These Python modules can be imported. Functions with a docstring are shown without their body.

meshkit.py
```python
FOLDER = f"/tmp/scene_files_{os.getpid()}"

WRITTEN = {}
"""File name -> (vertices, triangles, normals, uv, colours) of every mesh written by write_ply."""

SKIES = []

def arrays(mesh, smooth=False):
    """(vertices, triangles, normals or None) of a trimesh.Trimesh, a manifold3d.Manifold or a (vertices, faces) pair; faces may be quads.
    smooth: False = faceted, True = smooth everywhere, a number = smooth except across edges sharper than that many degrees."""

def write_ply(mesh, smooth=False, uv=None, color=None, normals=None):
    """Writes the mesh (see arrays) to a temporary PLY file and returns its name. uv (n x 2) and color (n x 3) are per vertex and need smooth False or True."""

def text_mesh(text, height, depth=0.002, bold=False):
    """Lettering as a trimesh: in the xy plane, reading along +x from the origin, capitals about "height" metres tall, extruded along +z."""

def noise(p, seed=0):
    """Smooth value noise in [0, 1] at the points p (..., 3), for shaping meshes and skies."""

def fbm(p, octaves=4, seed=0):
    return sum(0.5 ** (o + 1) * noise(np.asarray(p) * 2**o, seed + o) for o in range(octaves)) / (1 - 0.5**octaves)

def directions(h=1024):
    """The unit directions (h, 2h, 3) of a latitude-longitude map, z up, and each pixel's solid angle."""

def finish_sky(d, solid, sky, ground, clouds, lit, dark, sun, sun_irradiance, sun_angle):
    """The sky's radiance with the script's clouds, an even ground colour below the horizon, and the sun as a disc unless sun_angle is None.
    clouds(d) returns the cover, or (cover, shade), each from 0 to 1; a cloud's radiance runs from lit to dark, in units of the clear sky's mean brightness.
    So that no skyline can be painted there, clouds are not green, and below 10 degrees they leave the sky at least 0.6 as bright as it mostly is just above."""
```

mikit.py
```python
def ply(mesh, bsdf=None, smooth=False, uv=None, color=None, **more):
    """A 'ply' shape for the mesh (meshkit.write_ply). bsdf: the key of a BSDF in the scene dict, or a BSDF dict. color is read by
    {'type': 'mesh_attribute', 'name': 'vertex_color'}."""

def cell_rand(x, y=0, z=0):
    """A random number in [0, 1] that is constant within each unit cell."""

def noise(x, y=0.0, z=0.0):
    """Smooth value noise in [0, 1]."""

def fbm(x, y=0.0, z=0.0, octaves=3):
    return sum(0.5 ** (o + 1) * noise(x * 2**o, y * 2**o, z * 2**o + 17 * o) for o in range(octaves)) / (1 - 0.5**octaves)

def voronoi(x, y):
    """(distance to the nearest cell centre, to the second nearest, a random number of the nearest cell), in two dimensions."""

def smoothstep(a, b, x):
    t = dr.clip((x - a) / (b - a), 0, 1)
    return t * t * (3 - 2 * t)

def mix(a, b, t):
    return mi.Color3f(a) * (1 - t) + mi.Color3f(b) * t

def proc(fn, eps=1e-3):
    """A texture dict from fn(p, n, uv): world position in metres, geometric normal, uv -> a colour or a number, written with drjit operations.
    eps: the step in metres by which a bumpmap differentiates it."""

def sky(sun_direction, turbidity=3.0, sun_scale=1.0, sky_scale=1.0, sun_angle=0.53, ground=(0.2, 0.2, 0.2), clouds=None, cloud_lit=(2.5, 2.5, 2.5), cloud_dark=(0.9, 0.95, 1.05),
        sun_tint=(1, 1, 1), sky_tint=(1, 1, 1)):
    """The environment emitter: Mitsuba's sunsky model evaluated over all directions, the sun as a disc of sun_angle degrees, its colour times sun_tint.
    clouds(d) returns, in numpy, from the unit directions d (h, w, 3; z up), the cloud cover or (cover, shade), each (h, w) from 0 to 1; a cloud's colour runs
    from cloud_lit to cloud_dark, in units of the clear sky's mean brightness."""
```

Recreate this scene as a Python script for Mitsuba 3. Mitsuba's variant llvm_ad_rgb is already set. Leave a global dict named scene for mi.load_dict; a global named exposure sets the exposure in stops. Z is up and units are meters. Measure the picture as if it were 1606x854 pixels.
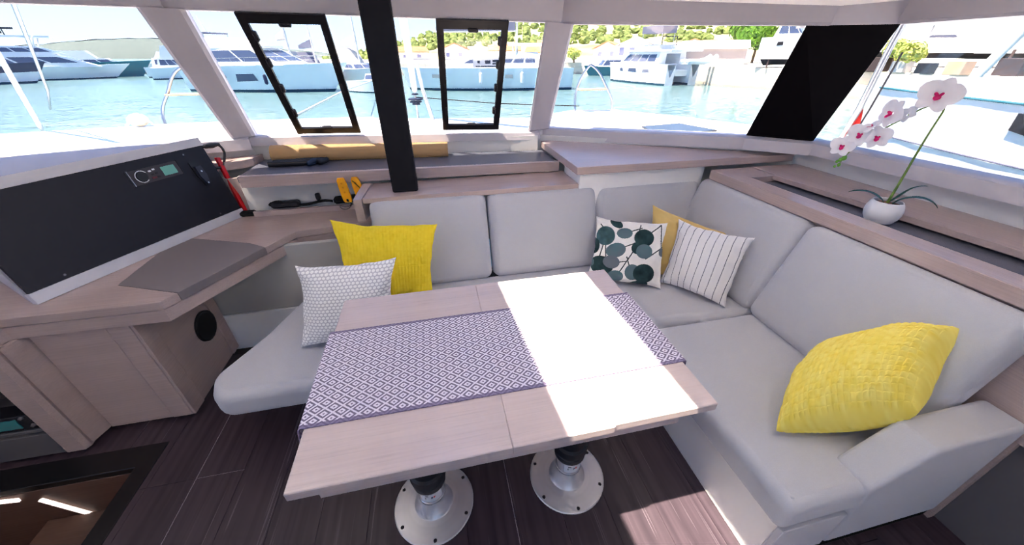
import math, random
import numpy as np, trimesh, manifold3d
import shapely.geometry as sg
import mitsuba as mi, drjit as dr, mikit, meshkit
from mikit import proc, noise, fbm, voronoi, cell_rand, smoothstep, mix

T = mi.ScalarTransform4f
random.seed(7)
rng = np.random.default_rng(7)
scene, labels = {'type': 'scene'}, {}

# ------------------------------------------------------------------ camera, sky, exposure
EYE = np.array([0, 0, 1.62])
FWD = np.array([0.1768, 0.8347, -0.5215]); UP = np.array([0.1145, 0.5088, 0.8532])
scene['camera'] = {'type': 'perspective', 'fov': 110.445, 'fov_axis': 'x', 'near_clip': 0.02, 'far_clip': 6000.0,
                   'to_world': T().look_at(origin=EYE.tolist(), target=(EYE + FWD).tolist(), up=UP.tolist())}
SUN = (-0.389, -0.09, 0.917)
scene['sky'] = mikit.sky(SUN, turbidity=2.6, sun_scale=1.35, sky_scale=0.95, ground=(0.25, 0.27, 0.27), sun_tint=(0.95, 1.0, 1.04), sky_tint=(1.0, 0.98, 1.02))
exposure = 3.9

# ------------------------------------------------------------------ helpers
def add(key, mesh, bsdf, smooth=False, label=None, cat=None, group=None, kind=None, uv=None, **more):
    base, k = key, 0
    while key in scene:
        k += 1; key = f'{base}_{k:03d}'
    scene[key] = mikit.ply(mesh, bsdf, smooth, uv=uv, **more)
    tag(key, label, cat, group, kind)
    return key
USED = set()
def thing(name, label, cat, group=None, kind=None):
    key, k = name, 0
    while key in USED or key in scene:
        k += 1; key = f'{name}_{k:03d}'
    USED.add(key); tag(key, label, cat, group, kind)
    return key
def tag(key, label=None, cat=None, group=None, kind=None):
    d = {k: v for k, v in dict(label=label, category=cat, group=group, kind=kind).items() if v}
    if d: labels[key] = d
def struct(key, mesh, bsdf, smooth=False, label=None, **k):
    return add(key, mesh, bsdf, smooth, label, kind='structure', **k)
def V(*a): return np.array(a, float)
def unit(v): v = np.asarray(v, float); return v / np.linalg.norm(v)
def hull(p): return trimesh.convex.convex_hull(np.asarray(p, float))
def join(ms): return trimesh.util.concatenate(ms)
def cbox(x0, x1, y0, y1, z0, z1, c=0.003):
    p = []
    for x in (0, 1):
        for y in (0, 1):
            for z in (0, 1):
                q = V((x0, x1)[x], (y0, y1)[y], (z0, z1)[z]); s = V(1 - 2 * x, 1 - 2 * y, 1 - 2 * z) * c
                for k in range(3):
                    m = s.copy(); m[k] = 0; p.append(q + m)
    return hull(p)
def obox(center, ax, ay, az, sx, sy, sz, c=0.002):
    m = cbox(-sx / 2, sx / 2, -sy / 2, sy / 2, -sz / 2, sz / 2, c)
    M = np.eye(4); M[:3, 0], M[:3, 1], M[:3, 2], M[:3, 3] = ax, ay, az, center
    m.apply_transform(M); return m
def prism(poly, z0, z1, c=0.0):
    """Vertical prism over a polygon, its top edge bevelled by c."""
    poly = poly if isinstance(poly, sg.Polygon) else sg.Polygon(poly)
    if c <= 0:
        m = trimesh.creation.extrude_polygon(poly, z1 - z0, engine='earcut'); m.apply_translation([0, 0, z0]); return m
    poly = sg.polygon.orient(poly); pts = np.array(poly.exterior.coords)[:-1]; n = len(pts)
    a = np.roll(pts, 1, 0) - pts; b = np.roll(pts, -1, 0) - pts
    a /= np.linalg.norm(a, axis=1, keepdims=True); b /= np.linalg.norm(b, axis=1, keepdims=True)
    nb = np.stack([-b[:, 1], b[:, 0]], 1); na = np.stack([a[:, 1], -a[:, 0]], 1)
    inn = pts + (na + nb) * (c / (1 + (na * nb).sum(1)))[:, None]
    v2, f2 = trimesh.creation.triangulate_polygon(sg.Polygon(pts), engine='earcut')
    order = [int(np.argmin(np.linalg.norm(pts - q, axis=1))) for q in v2]
    V3 = np.vstack([np.c_[inn, np.full(n, z0)], np.c_[pts, np.full(n, z0 + c)], np.c_[pts, np.full(n, z1 - c)], np.c_[inn, np.full(n, z1)]])
    F = []
    for l in range(3):
        for i in range(n):
            j = (i + 1) % n; F += [[l * n + i, l * n + j, l * n + n + j], [l * n + i, l * n + n + j, l * n + n + i]]
    for t in f2:
        t = [order[k] for k in t]
        if np.cross(pts[t[1]] - pts[t[0]], pts[t[2]] - pts[t[0]]) < 0: t = t[::-1]
        F += [[3 * n + k for k in t], t[::-1]]
    return trimesh.Trimesh(V3, F, process=False)
def qslab(p, n, t):
    """Slab over a quad (4 points), thickened by t along n."""
    p = np.asarray(p, float); return hull(np.vstack([p, p + unit(n) * t]))
def strip(a0, a1, b0, b1, n, t): return qslab([a0, a1, b1, b0], n, t)
def tube(path, r, n=8, cap=True):
    P = np.asarray(path, float); m = len(P); R = np.broadcast_to(np.asarray(r, float), (m,))
    t = np.gradient(P, axis=0); t /= np.maximum(np.linalg.norm(t, axis=1, keepdims=True), 1e-12)
    ref = V(0, 0, 1) if abs(t[0, 2]) < .9 else V(1, 0, 0); x = unit(np.cross(t[0], ref)); rings = []
    for i in range(m):
        x = unit(x - t[i] * (x @ t[i])); y = np.cross(t[i], x); a = np.arange(n) * 2 * np.pi / n
        rings.append(P[i] + R[i] * (np.cos(a)[:, None] * x + np.sin(a)[:, None] * y))
    v = np.vstack(rings + [P[:1], P[-1:]]); F = []
    for i in range(m - 1):
        for k in range(n):
            a, b = i * n + k, i * n + (k + 1) % n; F += [[a, b, b + n], [a, b + n, a + n]]
    for k in range(n):
        F += [[m * n, (k + 1) % n, k], [m * n + 1, (m - 1) * n + k, (m - 1) * n + (k + 1) % n]]
    return trimesh.Trimesh(v, F, process=False)
def spline(pts, n=24):
    from scipy.interpolate import CubicSpline
    P = np.asarray(pts, float); s = np.r_[0, np.cumsum(np.linalg.norm(np.diff(P, axis=0), axis=1))]
    return CubicSpline(s, P)(np.linspace(0, s[-1], n))
def lathe(prof, c=(0, 0, 0), n=40):
    a = np.arange(n) * 2 * np.pi / n; v, F = [], []
    for r, z in prof: v += [[r * math.cos(t), r * math.sin(t), z] for t in a]
    m = len(prof)
    for i in range(m - 1):
        for k in range(n):
            p, q = i * n + k, i * n + (k + 1) % n; F += [[p, q, q + n], [p, q + n, p + n]]
    v = np.array(v) + np.asarray(c, float)
    return trimesh.Trimesh(v, F, process=False)
def disc(c, n, r, t, k=20):
    n = unit(n); x = unit(np.cross(n, V(0, 0, 1) if abs(n[2]) < .9 else V(1, 0, 0))); y = np.cross(n, x)
    a = np.arange(k) * 2 * np.pi / k; ring = np.cos(a)[:, None] * x + np.sin(a)[:, None] * y
    return hull(np.vstack([c + ring * r, c + ring * (r - t * .3) + n * t]))
def grid_mesh(P):
    """P: (a, b, 3) -> open sheet."""
    a, b = P.shape[:2]; i = np.arange(a * b).reshape(a, b)
    q = np.stack([i[:-1, :-1], i[1:, :-1], i[1:, 1:], i[:-1, 1:]], -1).reshape(-1, 4)
    return trimesh.Trimesh(P.reshape(-1, 3), np.vstack([q[:, [0, 1, 2]], q[:, [0, 2, 3]]]), process=False)
def cushion(size, r, crown=(0, 0, 0), n=26):
    """Soft rounded box centred at the origin; crown swells each face pair by that many metres in its middle."""
    s = np.asarray(size, float) / 2; ms = []
    def samples(h): 
        e = h - r + r * np.sin(np.linspace(0, np.pi / 2, 6)[1:]); i = np.linspace(-(h - r), h - r, n); return np.r_[-e[::-1], i, e]
    S = [samples(h) for h in s]
    for k in range(3):
        a, b = [(1, 2), (2, 0), (0, 1)][k]
        for sg_ in (-1, 1):
            A, B = np.meshgrid(S[a], S[b], indexing='ij'); P = np.zeros(A.shape + (3,)); P[..., a], P[..., b], P[..., k] = A, B, sg_ * s[k]
            m = grid_mesh(P if sg_ > 0 else P[::-1]); ms.append(m)
    m = join(ms); v = m.vertices.copy(); q = np.clip(v, -(s - r), s - r); d = v - q; L = np.linalg.norm(d, axis=1, keepdims=True)
    # cube-corner directions pushed onto the rounding sphere
    v = q + d / np.maximum(L, 1e-9) * r * (L > 1e-9)
    w = v / s
    for k in range(3):
        a, b = [(1, 2), (2, 0), (0, 1)][k]; v[:, k] += np.sign(w[:, k]) * np.abs(w[:, k]) ** 2 * crown[k] * np.clip(1 - w[:, a] ** 2, 0, 1) ** .7 * np.clip(1 - w[:, b] ** 2, 0, 1) ** .7
    m = trimesh.Trimesh(v, m.faces, process=False); m.merge_vertices(digits_vertex=6); return m
def place(m, M, t=(0, 0, 0)):
    X = np.eye(4); X[:3, :3] = M; X[:3, 3] = t; m = m.copy(); m.apply_transform(X); return m
def rotx(a): c, s = math.cos(a), math.sin(a); return np.array([[1, 0, 0], [0, c, -s], [0, s, c]])
def roty(a): c, s = math.cos(a), math.sin(a); return np.array([[c, 0, s], [0, 1, 0], [-s, 0, c]])
def rotz(a): c, s = math.cos(a), math.sin(a); return np.array([[c, -s, 0], [s, c, 0], [0, 0, 1]])

# ------------------------------------------------------------------ materials
def rgb(r, g, b):
    """sRGB 0-255 -> linear."""
    x = np.array([r, g, b]) / 255.0; return [float(v) for v in np.where(x < .04045, x / 12.92, ((x + .055) / 1.055) ** 2.4)]
def mat(name, color, rough=.5, spec=.5, metal=0.0, bump=None, bscale=0.001, eps=1e-3, two=True, **k):
    c = color if isinstance(color, dict) else {'type': 'rgb', 'value': list(color)}
    b = {'type': 'principled', 'base_color': c, 'roughness': rough, 'metallic': metal, 'specular': spec, **k}
    if bump is not None: b = {'type': 'bumpmap', 'arbitrary': proc(bump, eps), 'scale': bscale, 'bsdf': b}
    scene[name] = {'type': 'twosided', 'bsdf': b} if two else b
    return name
def wood_fn(axis, c0, c1):
    o = [k for k in range(3) if k != axis]
    def fn(p, n, uv):
        q = (p.x, p.y, p.z); s, a, b = q[axis], q[o[0]], q[o[1]]
        g = fbm(s * 5, a * 170, b * 170, 3); w = fbm(s * 1.3 + 5, a * 13, b * 13, 2); d = smoothstep(.62, .75, noise(s * 9, a * 420, b * 420))
        return mix(c0, c1, dr.clip(g * .75 + w * .5 - .12, 0, 1)) * (1 - .06 * d)
    return fn
W0, W1 = rgb(164, 144, 140), rgb(182, 162, 158)  # built-in furniture wood, a darker copy of the table wood below
T0, T1 = rgb(188, 170, 168), rgb(204, 187, 184)
mat('wood_x', proc(wood_fn(0, W0, W1)), .22, .5, clearcoat=1.0, clearcoat_gloss=.93)
mat('table_wood', proc(wood_fn(0, T0, T1)), .22, .5, clearcoat=1.0, clearcoat_gloss=.93)
mat('wood_y', proc(wood_fn(1, W0, W1)), .22, .5, clearcoat=1.0, clearcoat_gloss=.93)
mat('wood_z', proc(wood_fn(2, W0, W1)), .45, .4)
K0, K1 = W0, W1
mat('cabinet_x', proc(wood_fn(0, K0, K1)), .45, .4)
mat('cabinet_y', proc(wood_fn(1, K0, K1)), .45, .4)
def floor_fn(p, n, uv):
    b = dr.floor((p.x + 3.9548) / .1957); k = cell_rand(b, 3)
    g = fbm(p.x * 46, p.y * 2.2 + k * 40, 0, 3); st = smoothstep(.66, .9, noise(p.x * 42 + k * 9, p.y * 1.5 + k * 31)) * smoothstep(.55, .8, noise(p.x * 260, p.y * 5))
    return mix(rgb(44, 35, 43), rgb(70, 58, 66), dr.clip(g * .9 + k * .25 - .1, 0, 1)) + mi.Color3f(.05, .045, .05) * st
mat('plank', proc(floor_fn), .38, .5)
mat('caulk', rgb(128, 118, 126), .6, .3)
mat('subfloor', rgb(40, 34, 38), .8, .2)
def fabric_fn(c):
    def fn(p, n, uv):
        return mi.Color3f(c) * (.95 + .07 * noise(p.x * 700, p.y * 700, p.z * 700) + .03 * fbm(p.x * 6, p.y * 6, p.z * 6))
    return fn
def weave(p, n, uv): return noise(p.x * 480, p.y * 480, p.z * 480) * .5 + .5 * fbm(p.x * 22, p.y * 22, p.z * 22, 2)
mat('upholstery', proc(fabric_fn(rgb(186, 186, 193))), .85, .25, bump=weave, bscale=.0011, sheen=.25)
mat('upholstery_panel', proc(fabric_fn(rgb(170, 168, 166))), .85, .25, sheen=.2)
mat('gelcoat', rgb(226, 224, 224), .25, .5)
mat('trim_grey', rgb(194, 188, 194), .45, .35)
mat('liner', rgb(238, 233, 228), .8, .2)
mat('wall_vinyl', rgb(212, 210, 209), .6, .3)
mat('frame_black', rgb(14, 13, 16), .35, .5)
mat('post_black', rgb(16, 15, 22), .6, .2)
mat('blind_black', rgb(12, 8, 12), .9, .1)
mat('panel_navy', rgb(26, 27, 38), .5, .35)
mat('plastic_black', rgb(27, 27, 33), .4, .45)
mat('rubber', rgb(12, 12, 13), .7, .3)
mat('console_white', rgb(200, 199, 206), .35, .45)
mat('console_top', rgb(176, 176, 190), .5, .35)
mat('mat_grey', rgb(122, 114, 116), .7, .25, bump=lambda p, n, uv: noise(p.x * 500, p.y * 500), bscale=.0006)
mat('grip_grey', proc(lambda p, n, uv: mi.Color3f(rgb(86, 88, 100)) * (.9 + .2 * noise(p.x * 600, p.y * 600))), .28, .6)
mat('red_plastic', rgb(196, 14, 26), .35, .5)
mat('yellow_plastic', rgb(240, 164, 12), .4, .45)
mat('kraft', proc(lambda p, n, uv: mi.Color3f(rgb(188, 150, 106)) * (.93 + .1 * fbm(p.x * 4, p.y * 60, p.z * 60))), .65, .3)
mat('alu', rgb(205, 204, 210), .27, .5, 1.0)
mat('alu_brushed', proc(lambda p, n, uv: mi.Color3f(rgb(238, 237, 241)) * (.94 + .06 * noise(p.z * 900, 3))), .48, .5, 1.0)
mat('steel', rgb(190, 190, 195), .2, .5, 1.0)
mat('screw', rgb(120, 120, 126), .35, .5, 1.0)
mat('hole_dark', rgb(38, 36, 40), .5, .3)
mat('lcd', rgb(112, 178, 160), .25, .5)
mat('led_blue', rgb(20, 20, 230), .3, .5)
mat('lcd_teal', rgb(50, 128, 130), .25, .5)
mat('decal_yellow', rgb(238, 198, 30), .4, .4)
mat('decal_navy', rgb(30, 34, 90), .4, .4)
mat('decal_red', rgb(206, 30, 50), .4, .4)
mat('decal_silver', rgb(214, 214, 220), .35, .5)
mat('grey_wall', rgb(92, 90, 94), .55, .3)
mat('step_wood', proc(wood_fn(0, rgb(84, 62, 52), rgb(104, 80, 70))), .5, .35)
mat('ceramic', rgb(222, 222, 226), .12, .6)
mat('soil', proc(lambda p, n, uv: mix(rgb(86, 60, 44), rgb(130, 100, 84), noise(p.x * 300, p.y * 300, p.z * 300))), .9, .2)
mat('stem_green', proc(lambda p, n, uv: mix(rgb(84, 112, 44), rgb(120, 148, 66), noise(p.x * 90, p.y * 90, p.z * 40))), .45, .4)
mat('leaf_green', rgb(20, 62, 44), .3, .5)
mat('bud_green', rgb(104, 160, 60), .4, .4)
scene['petal'] = {'type': 'twosided', 'bsdf': {'type': 'principled', 'base_color': {'type': 'rgb', 'value': rgb(230, 228, 236)}, 'roughness': .6, 'specular': .3}}
mat('lip_magenta', rgb(204, 36, 110), .5, .4)
scene['fill_cloth'] = {'type': 'principledthin', 'base_color': {'type': 'rgb', 'value': [.86, .85, .84]}, 'roughness': .9, 'diff_trans': .95, 'spec_trans': 0.0}
# glass: tinted windscreen and clear hatch panes
scene['tinted_glass'] = {'type': 'thindielectric', 'int_ior': 1.49, 'specular_transmittance': {'type': 'rgb', 'value': [.52, .51, .515]}}
scene['clear_glass'] = {'type': 'thindielectric', 'int_ior': 1.49}
# ------------------------------------------------------------------ the cabin shell
X1 = 2.40
HATCH = [(-.333, 1.5), (.122, 1.5), (.23, -1.0), (-.163, -1.0)]
FILL_HATCHES = [(-1.15, -.65, .30, 1.30), (.58, 1.16, -.20, 1.15)]   # unseen roof hatches with white cloth shades, added as soft overhead fill light
outline = [(-2.72, -2.6), (2.44, -2.6), (2.44, 1.72), (2.06, 1.86), (.97, 2.60), (.76, 2.56), (-1.20, 2.56), (-1.38, 2.50), (-2.55, 2.04), (-2.72, 1.80)]
roof = trimesh.creation.extrude_polygon(sg.Polygon(outline, [HATCH] + [[(a, c), (b, c), (b, d), (a, d)] for a, b, c, d in FILL_HATCHES]), .05, engine='earcut'); roof.apply_translation([0, 0, 1.95])
struct('ceiling', roof, 'liner')
for a, b, c, d in FILL_HATCHES:
    struct('window_fill_skylight', trimesh.Trimesh([[a, c, 1.958], [b, c, 1.958], [b, d, 1.958], [a, d, 1.958]], [[0, 1, 2], [0, 2, 3]], process=False), 'fill_cloth', label='unseen roof hatch with a white cloth shade, added as soft fill light')
# hatch coaming (a real opening through the roof), hatch lid slid back on the roof
hp = [np.array(p) for p in HATCH]
for i in range(4):
    a, b = hp[i], hp[(i + 1) % 4]; o = unit(V(-(b - a)[1], (b - a)[0]))
    struct('trim_hatch', qslab([[*a, 1.935], [*b, 1.935], [*b, 1.999], [*a, 1.999]], [*o, 0], .03), 'trim_grey')
# windows: corner points in metres (bottom left, bottom right, top right, top left)
WIN = {
 'window_1': [(-2.50, 2.23, 1.215), (-1.25, 2.70, 1.18), (-1.30, 2.42, 1.824), (-2.40, 2.03, 1.813)],
 'window_2': [(-1.14, 2.784, 1.175), (.73, 2.81, 1.122), (.743, 2.50, 1.786), (-1.128, 2.483, 1.822)],
 'window_3': [(.916, 2.86, 1.13), (2.07, 2.137, 1.15), (1.94, 1.844, 1.74), (.939, 2.536, 1.78)],
 'window_4': [(2.31, 1.865, 1.155), (2.31, -1.6, 1.19), (2.31, -1.6, 1.755), (2.335, 1.70, 1.74)],
 'window_5': [(-2.715, .72, 1.21), (-2.70, 1.90, 1.215), (-2.66, 1.72, 1.81), (-2.685, .72, 1.81)],
 'window_6': [(-2.74, -1.6, 1.20), (-2.717, .62, 1.21), (-2.687, .62, 1.81), (-2.70, -1.6, 1.81)],
}
for k, p in WIN.items():
    P = np.array(p); n = np.cross(P[1] - P[0], P[3] - P[0]); n = unit(n)   # inward (towards the cabin)
    if n @ (EYE - P[0]) < 0: n = -n
    out = -n
    # pane: a single tinted sheet set 12 mm outside the opening
    pane = trimesh.Trimesh(P + out * .012, [[0, 1, 2], [0, 2, 3]], process=False)
    scene[k] = mikit.ply(pane, 'clear_glass' if k == 'window_6' else 'tinted_glass'); tag(k, kind='structure')
def blind(y0, y1, z0, z1): return cbox(-2.664, -2.656, y0, y1, z0, z1, .001)
struct('trim_added_blind', blind(.66, 1.78, 1.06, 1.83), 'liner', label='unseen beige blind added over the left side window to block the sun')  # out of view, added to keep sun off the stairwell
def edge(k, a, b): return np.array(WIN[k][a]), np.array(WIN[k][b])
H = V(0, 0, 1)
# sills: rounded grey strips below each window, headers above
for i, (k, inn, dz) in enumerate([('window_1', (.35, -.93, 0), .075), ('window_2', (0, -1, 0), .06), ('window_3', (-.54, -.84, 0), .085), ('window_4', (-1, 0, 0), .075), ('window_5', (1, 0, 0), .08), ('window_6', (1, 0, 0), .08)]):
    a, b = edge(k, 0, 1); inn = unit(inn); e = unit(b - a) * .09
    if k == 'window_4': e = unit(b - a) * .0
    a, b = a - e, b + e
    struct('trim_sill', hull([a + inn * .0, b + inn * .0, a - H * .012 + inn * .022, b - H * .012 + inn * .022, a - H * dz + inn * .030, b - H * dz + inn * .030, a - H * dz - inn * .09, b - H * dz - inn * .09, a - inn * .09 , b - inn * .09]), 'trim_grey', 30)
    od = .02 if k in ('window_5', 'window_6') else .16
    c, d = edge(k, 3, 2); e2 = unit(d - c) * .10; c, d = c - e2, d + e2
    top = 1.95
    c2, d2 = c.copy(), d.copy(); c2[2] = d2[2] = top; c2 = c2 + inn * .05; d2 = d2 + inn * .05
    struct('trim_header', hull([c, d, c - inn * min(.06, od), d - inn * min(.06, od), c + inn * .012 + H * .012, d + inn * .012 + H * .012, c2, d2, c2 - inn * od, d2 - inn * od]), 'trim_grey', 30)
# mullions
def mullion(name, a, b, t=.07, m='trim_grey', inn=(0, -1, 0), proud=.018):
    """a: (bottom, top) of its left edge, b: of its right edge."""
    inn = unit(inn); a0, a1 = map(np.array, a); b0, b1 = map(np.array, b); w = unit(b0 - a0)
    s = .018
    struct(name, hull([a0, a1, b0, b1, a0 + w * s + inn * proud, a1 + w * s + inn * proud, b0 - w * s + inn * proud, b1 - w * s + inn * proud, a0 - inn * t, a1 - inn * t, b0 - inn * t, b1 - inn * t]), m, 25)
mullion('trim_mullion', (WIN['window_1'][1], WIN['window_1'][2]), (WIN['window_2'][0], WIN['window_2'][3]), inn=(.2, -.98, 0))
mullion('trim_mullion', (WIN['window_2'][1], WIN['window_2'][2]), (WIN['window_3'][0], WIN['window_3'][3]), inn=(-.3, -.95, 0))
mullion('trim_mullion', (WIN['window_5'][1], WIN['window_5'][2]), (WIN['window_1'][0], WIN['window_1'][3]), inn=(.8, -.6, 0))
mullion('trim_mullion', ((-2.717, .62, 1.21), (-2.687, .62, 1.81)), ((-2.715, .72, 1.21), (-2.685, .72, 1.81)), inn=(1, 0, 0))
mullion('trim_mullion', ((2.31, -1.6, 1.19), (2.31, -1.6, 1.755)), ((2.31, -1.75, 1.19), (2.31, -1.75, 1.755)), inn=(-1, 0, 0))
# the black corner pillar between the right front window and the side window
bl = [(2.07, 2.137, 1.15), (2.313, 1.865, 1.152), (2.347, 1.70, 1.74), (1.94, 1.844, 1.74)]
struct('trim_corner_pillar', qslab(bl, (.7, .7, 0), .05), 'blind_black', label='matt black corner pillar between the two right-hand windows')
struct('trim_header', hull([(1.94, 1.844, 1.74), (2.347, 1.70, 1.74), (1.90, 1.80, 1.95), (2.33, 1.62, 1.95), (2.10, 2.06, 1.74), (2.40, 1.80, 1.74), (2.10, 2.06, 1.95), (2.40, 1.80, 1.95), (1.99, 1.90, 1.735), (2.36, 1.75, 1.735)]), 'trim_grey', 25)
struct('trim_sill', hull([(2.06, 2.128, 1.15), (2.306, 1.86, 1.152), (2.035, 2.10, 1.138), (2.285, 1.84, 1.140), (2.03, 2.09, 1.07), (2.28, 1.83, 1.075), (2.15, 2.22, 1.07), (2.42, 1.92, 1.075), (2.15, 2.22, 1.148), (2.42, 1.92, 1.148)]), 'trim_grey', 30)
# liner of the ceiling's right edge, a shallow beige drop
struct('trim_liner', hull([(1.86, 1.63, 1.80), (1.16, 2.12, 1.86), (1.93, 1.42, 1.80), (1.93, -1.6, 1.80), (1.45, -1.6, 1.845), (1.28, 1.45, 1.855), (1.86, 1.63, 1.949), (1.16, 2.12, 1.949), (1.93, 1.42, 1.949), (1.93, -1.6, 1.949), (1.45, -1.6, 1.949), (1.28, 1.45, 1.949)]), 'liner', 20)
# lower walls
struct('wall_right', join([cbox(X1 - .02, X1 + .04, -2.6, 2.0, 0, 1.15, .002), cbox(2.30, X1 + .06, -2.6, -1.75, 0, 1.95, .002)]), 'wall_vinyl')
struct('wall_left', join([cbox(-2.86, -2.78, -2.6, 1.95, -.62, 1.16, .002), cbox(-2.86, -2.70, -2.6, -1.6, -.62, 1.95, .002)]), 'wall_vinyl')
struct('wall_front', join([qslab([(-1.20, 2.80, .25), (.80, 2.78, .25), (.80, 2.78, 1.09), (-1.20, 2.80, 1.13)], (0, 1, 0), .05),
                           qslab([(-2.58, 2.26, .25), (-1.18, 2.78, .25), (-1.18, 2.78, 1.13), (-2.58, 2.26, 1.16)], (-.35, .94, 0), .05),
                           qslab([(.80, 2.80, .25), (2.42, 1.98, .25), (2.42, 1.98, 1.08), (.80, 2.86, 1.08)], (.5, .86, 0), .05),
                           qslab([(-2.84, 1.92, .25), (-2.56, 2.28, .25), (-2.56, 2.28, 1.16), (-2.84, 1.92, 1.16)], (-.7, .7, 0), .05)]), 'wall_vinyl')
# aft bulkhead with the wide open doorway to the cockpit
struct('wall_back', join([cbox(-2.86, -.4, -2.68, -2.60, 0, 1.95, .002), cbox(.4, 2.46, -2.68, -2.60, 0, 1.95, .002), cbox(-.4, .4, -2.68, -2.60, 1.85, 1.98, .002)]), 'wall_vinyl')

# ------------------------------------------------------------------ floor: planks on a pale caulk bed, with the stairwell cut out
WELL = (-2.75, -1.49, .45, 1.37)
base = sg.Polygon([(-2.8, -2.6), (2.4, -2.6), (2.4, 2.75), (-2.8, 2.75)]).difference(sg.box(*[WELL[0], WELL[2], WELL[1], WELL[3]]))
m = trimesh.creation.extrude_polygon(base, .03, engine='earcut'); m.apply_translation([0, 0, -.042]); struct('floor', m, 'subfloor')
W = .1957
for i in range(31):
    x0, x1 = -3.9548 + i * W + .0006, -3.9548 + (i + 1) * W - .0006
    if i in (14, 21): x0 += .0016
    if i in (13, 20): x1 -= .0016
    if x1 < -2.78 or x0 > 1.83: continue
    cuts = [-2.59, -1.1 + .37 * (i % 3), 1.165, 2.0] if x1 < -.84 else [-2.59, -.9 + .41 * (i % 4), 2.0]
    for y0, y1 in zip(cuts[:-1], cuts[1:]):
        for g in [sg.box(x0, y0 + .0008, x1, y1 - .0008).difference(sg.box(WELL[0] - .1, WELL[2] - .03, WELL[1] + .05, WELL[3] + .03))]:
            for q in getattr(g, 'geoms', [g]):
                if q.area > .004: add('floor__plank', prism(q, -.012, 0, .0006), 'plank')
for a, b, c, d in ((-1.2166, -1.2130, -2.59, 2.0), (.1533, .1569, -2.59, 2.0), (-1.213, -.87, 1.1640, 1.1662)): add('floor__seam', cbox(a, b, c, d, -.011, -.0004, .0003), 'caulk')
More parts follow.
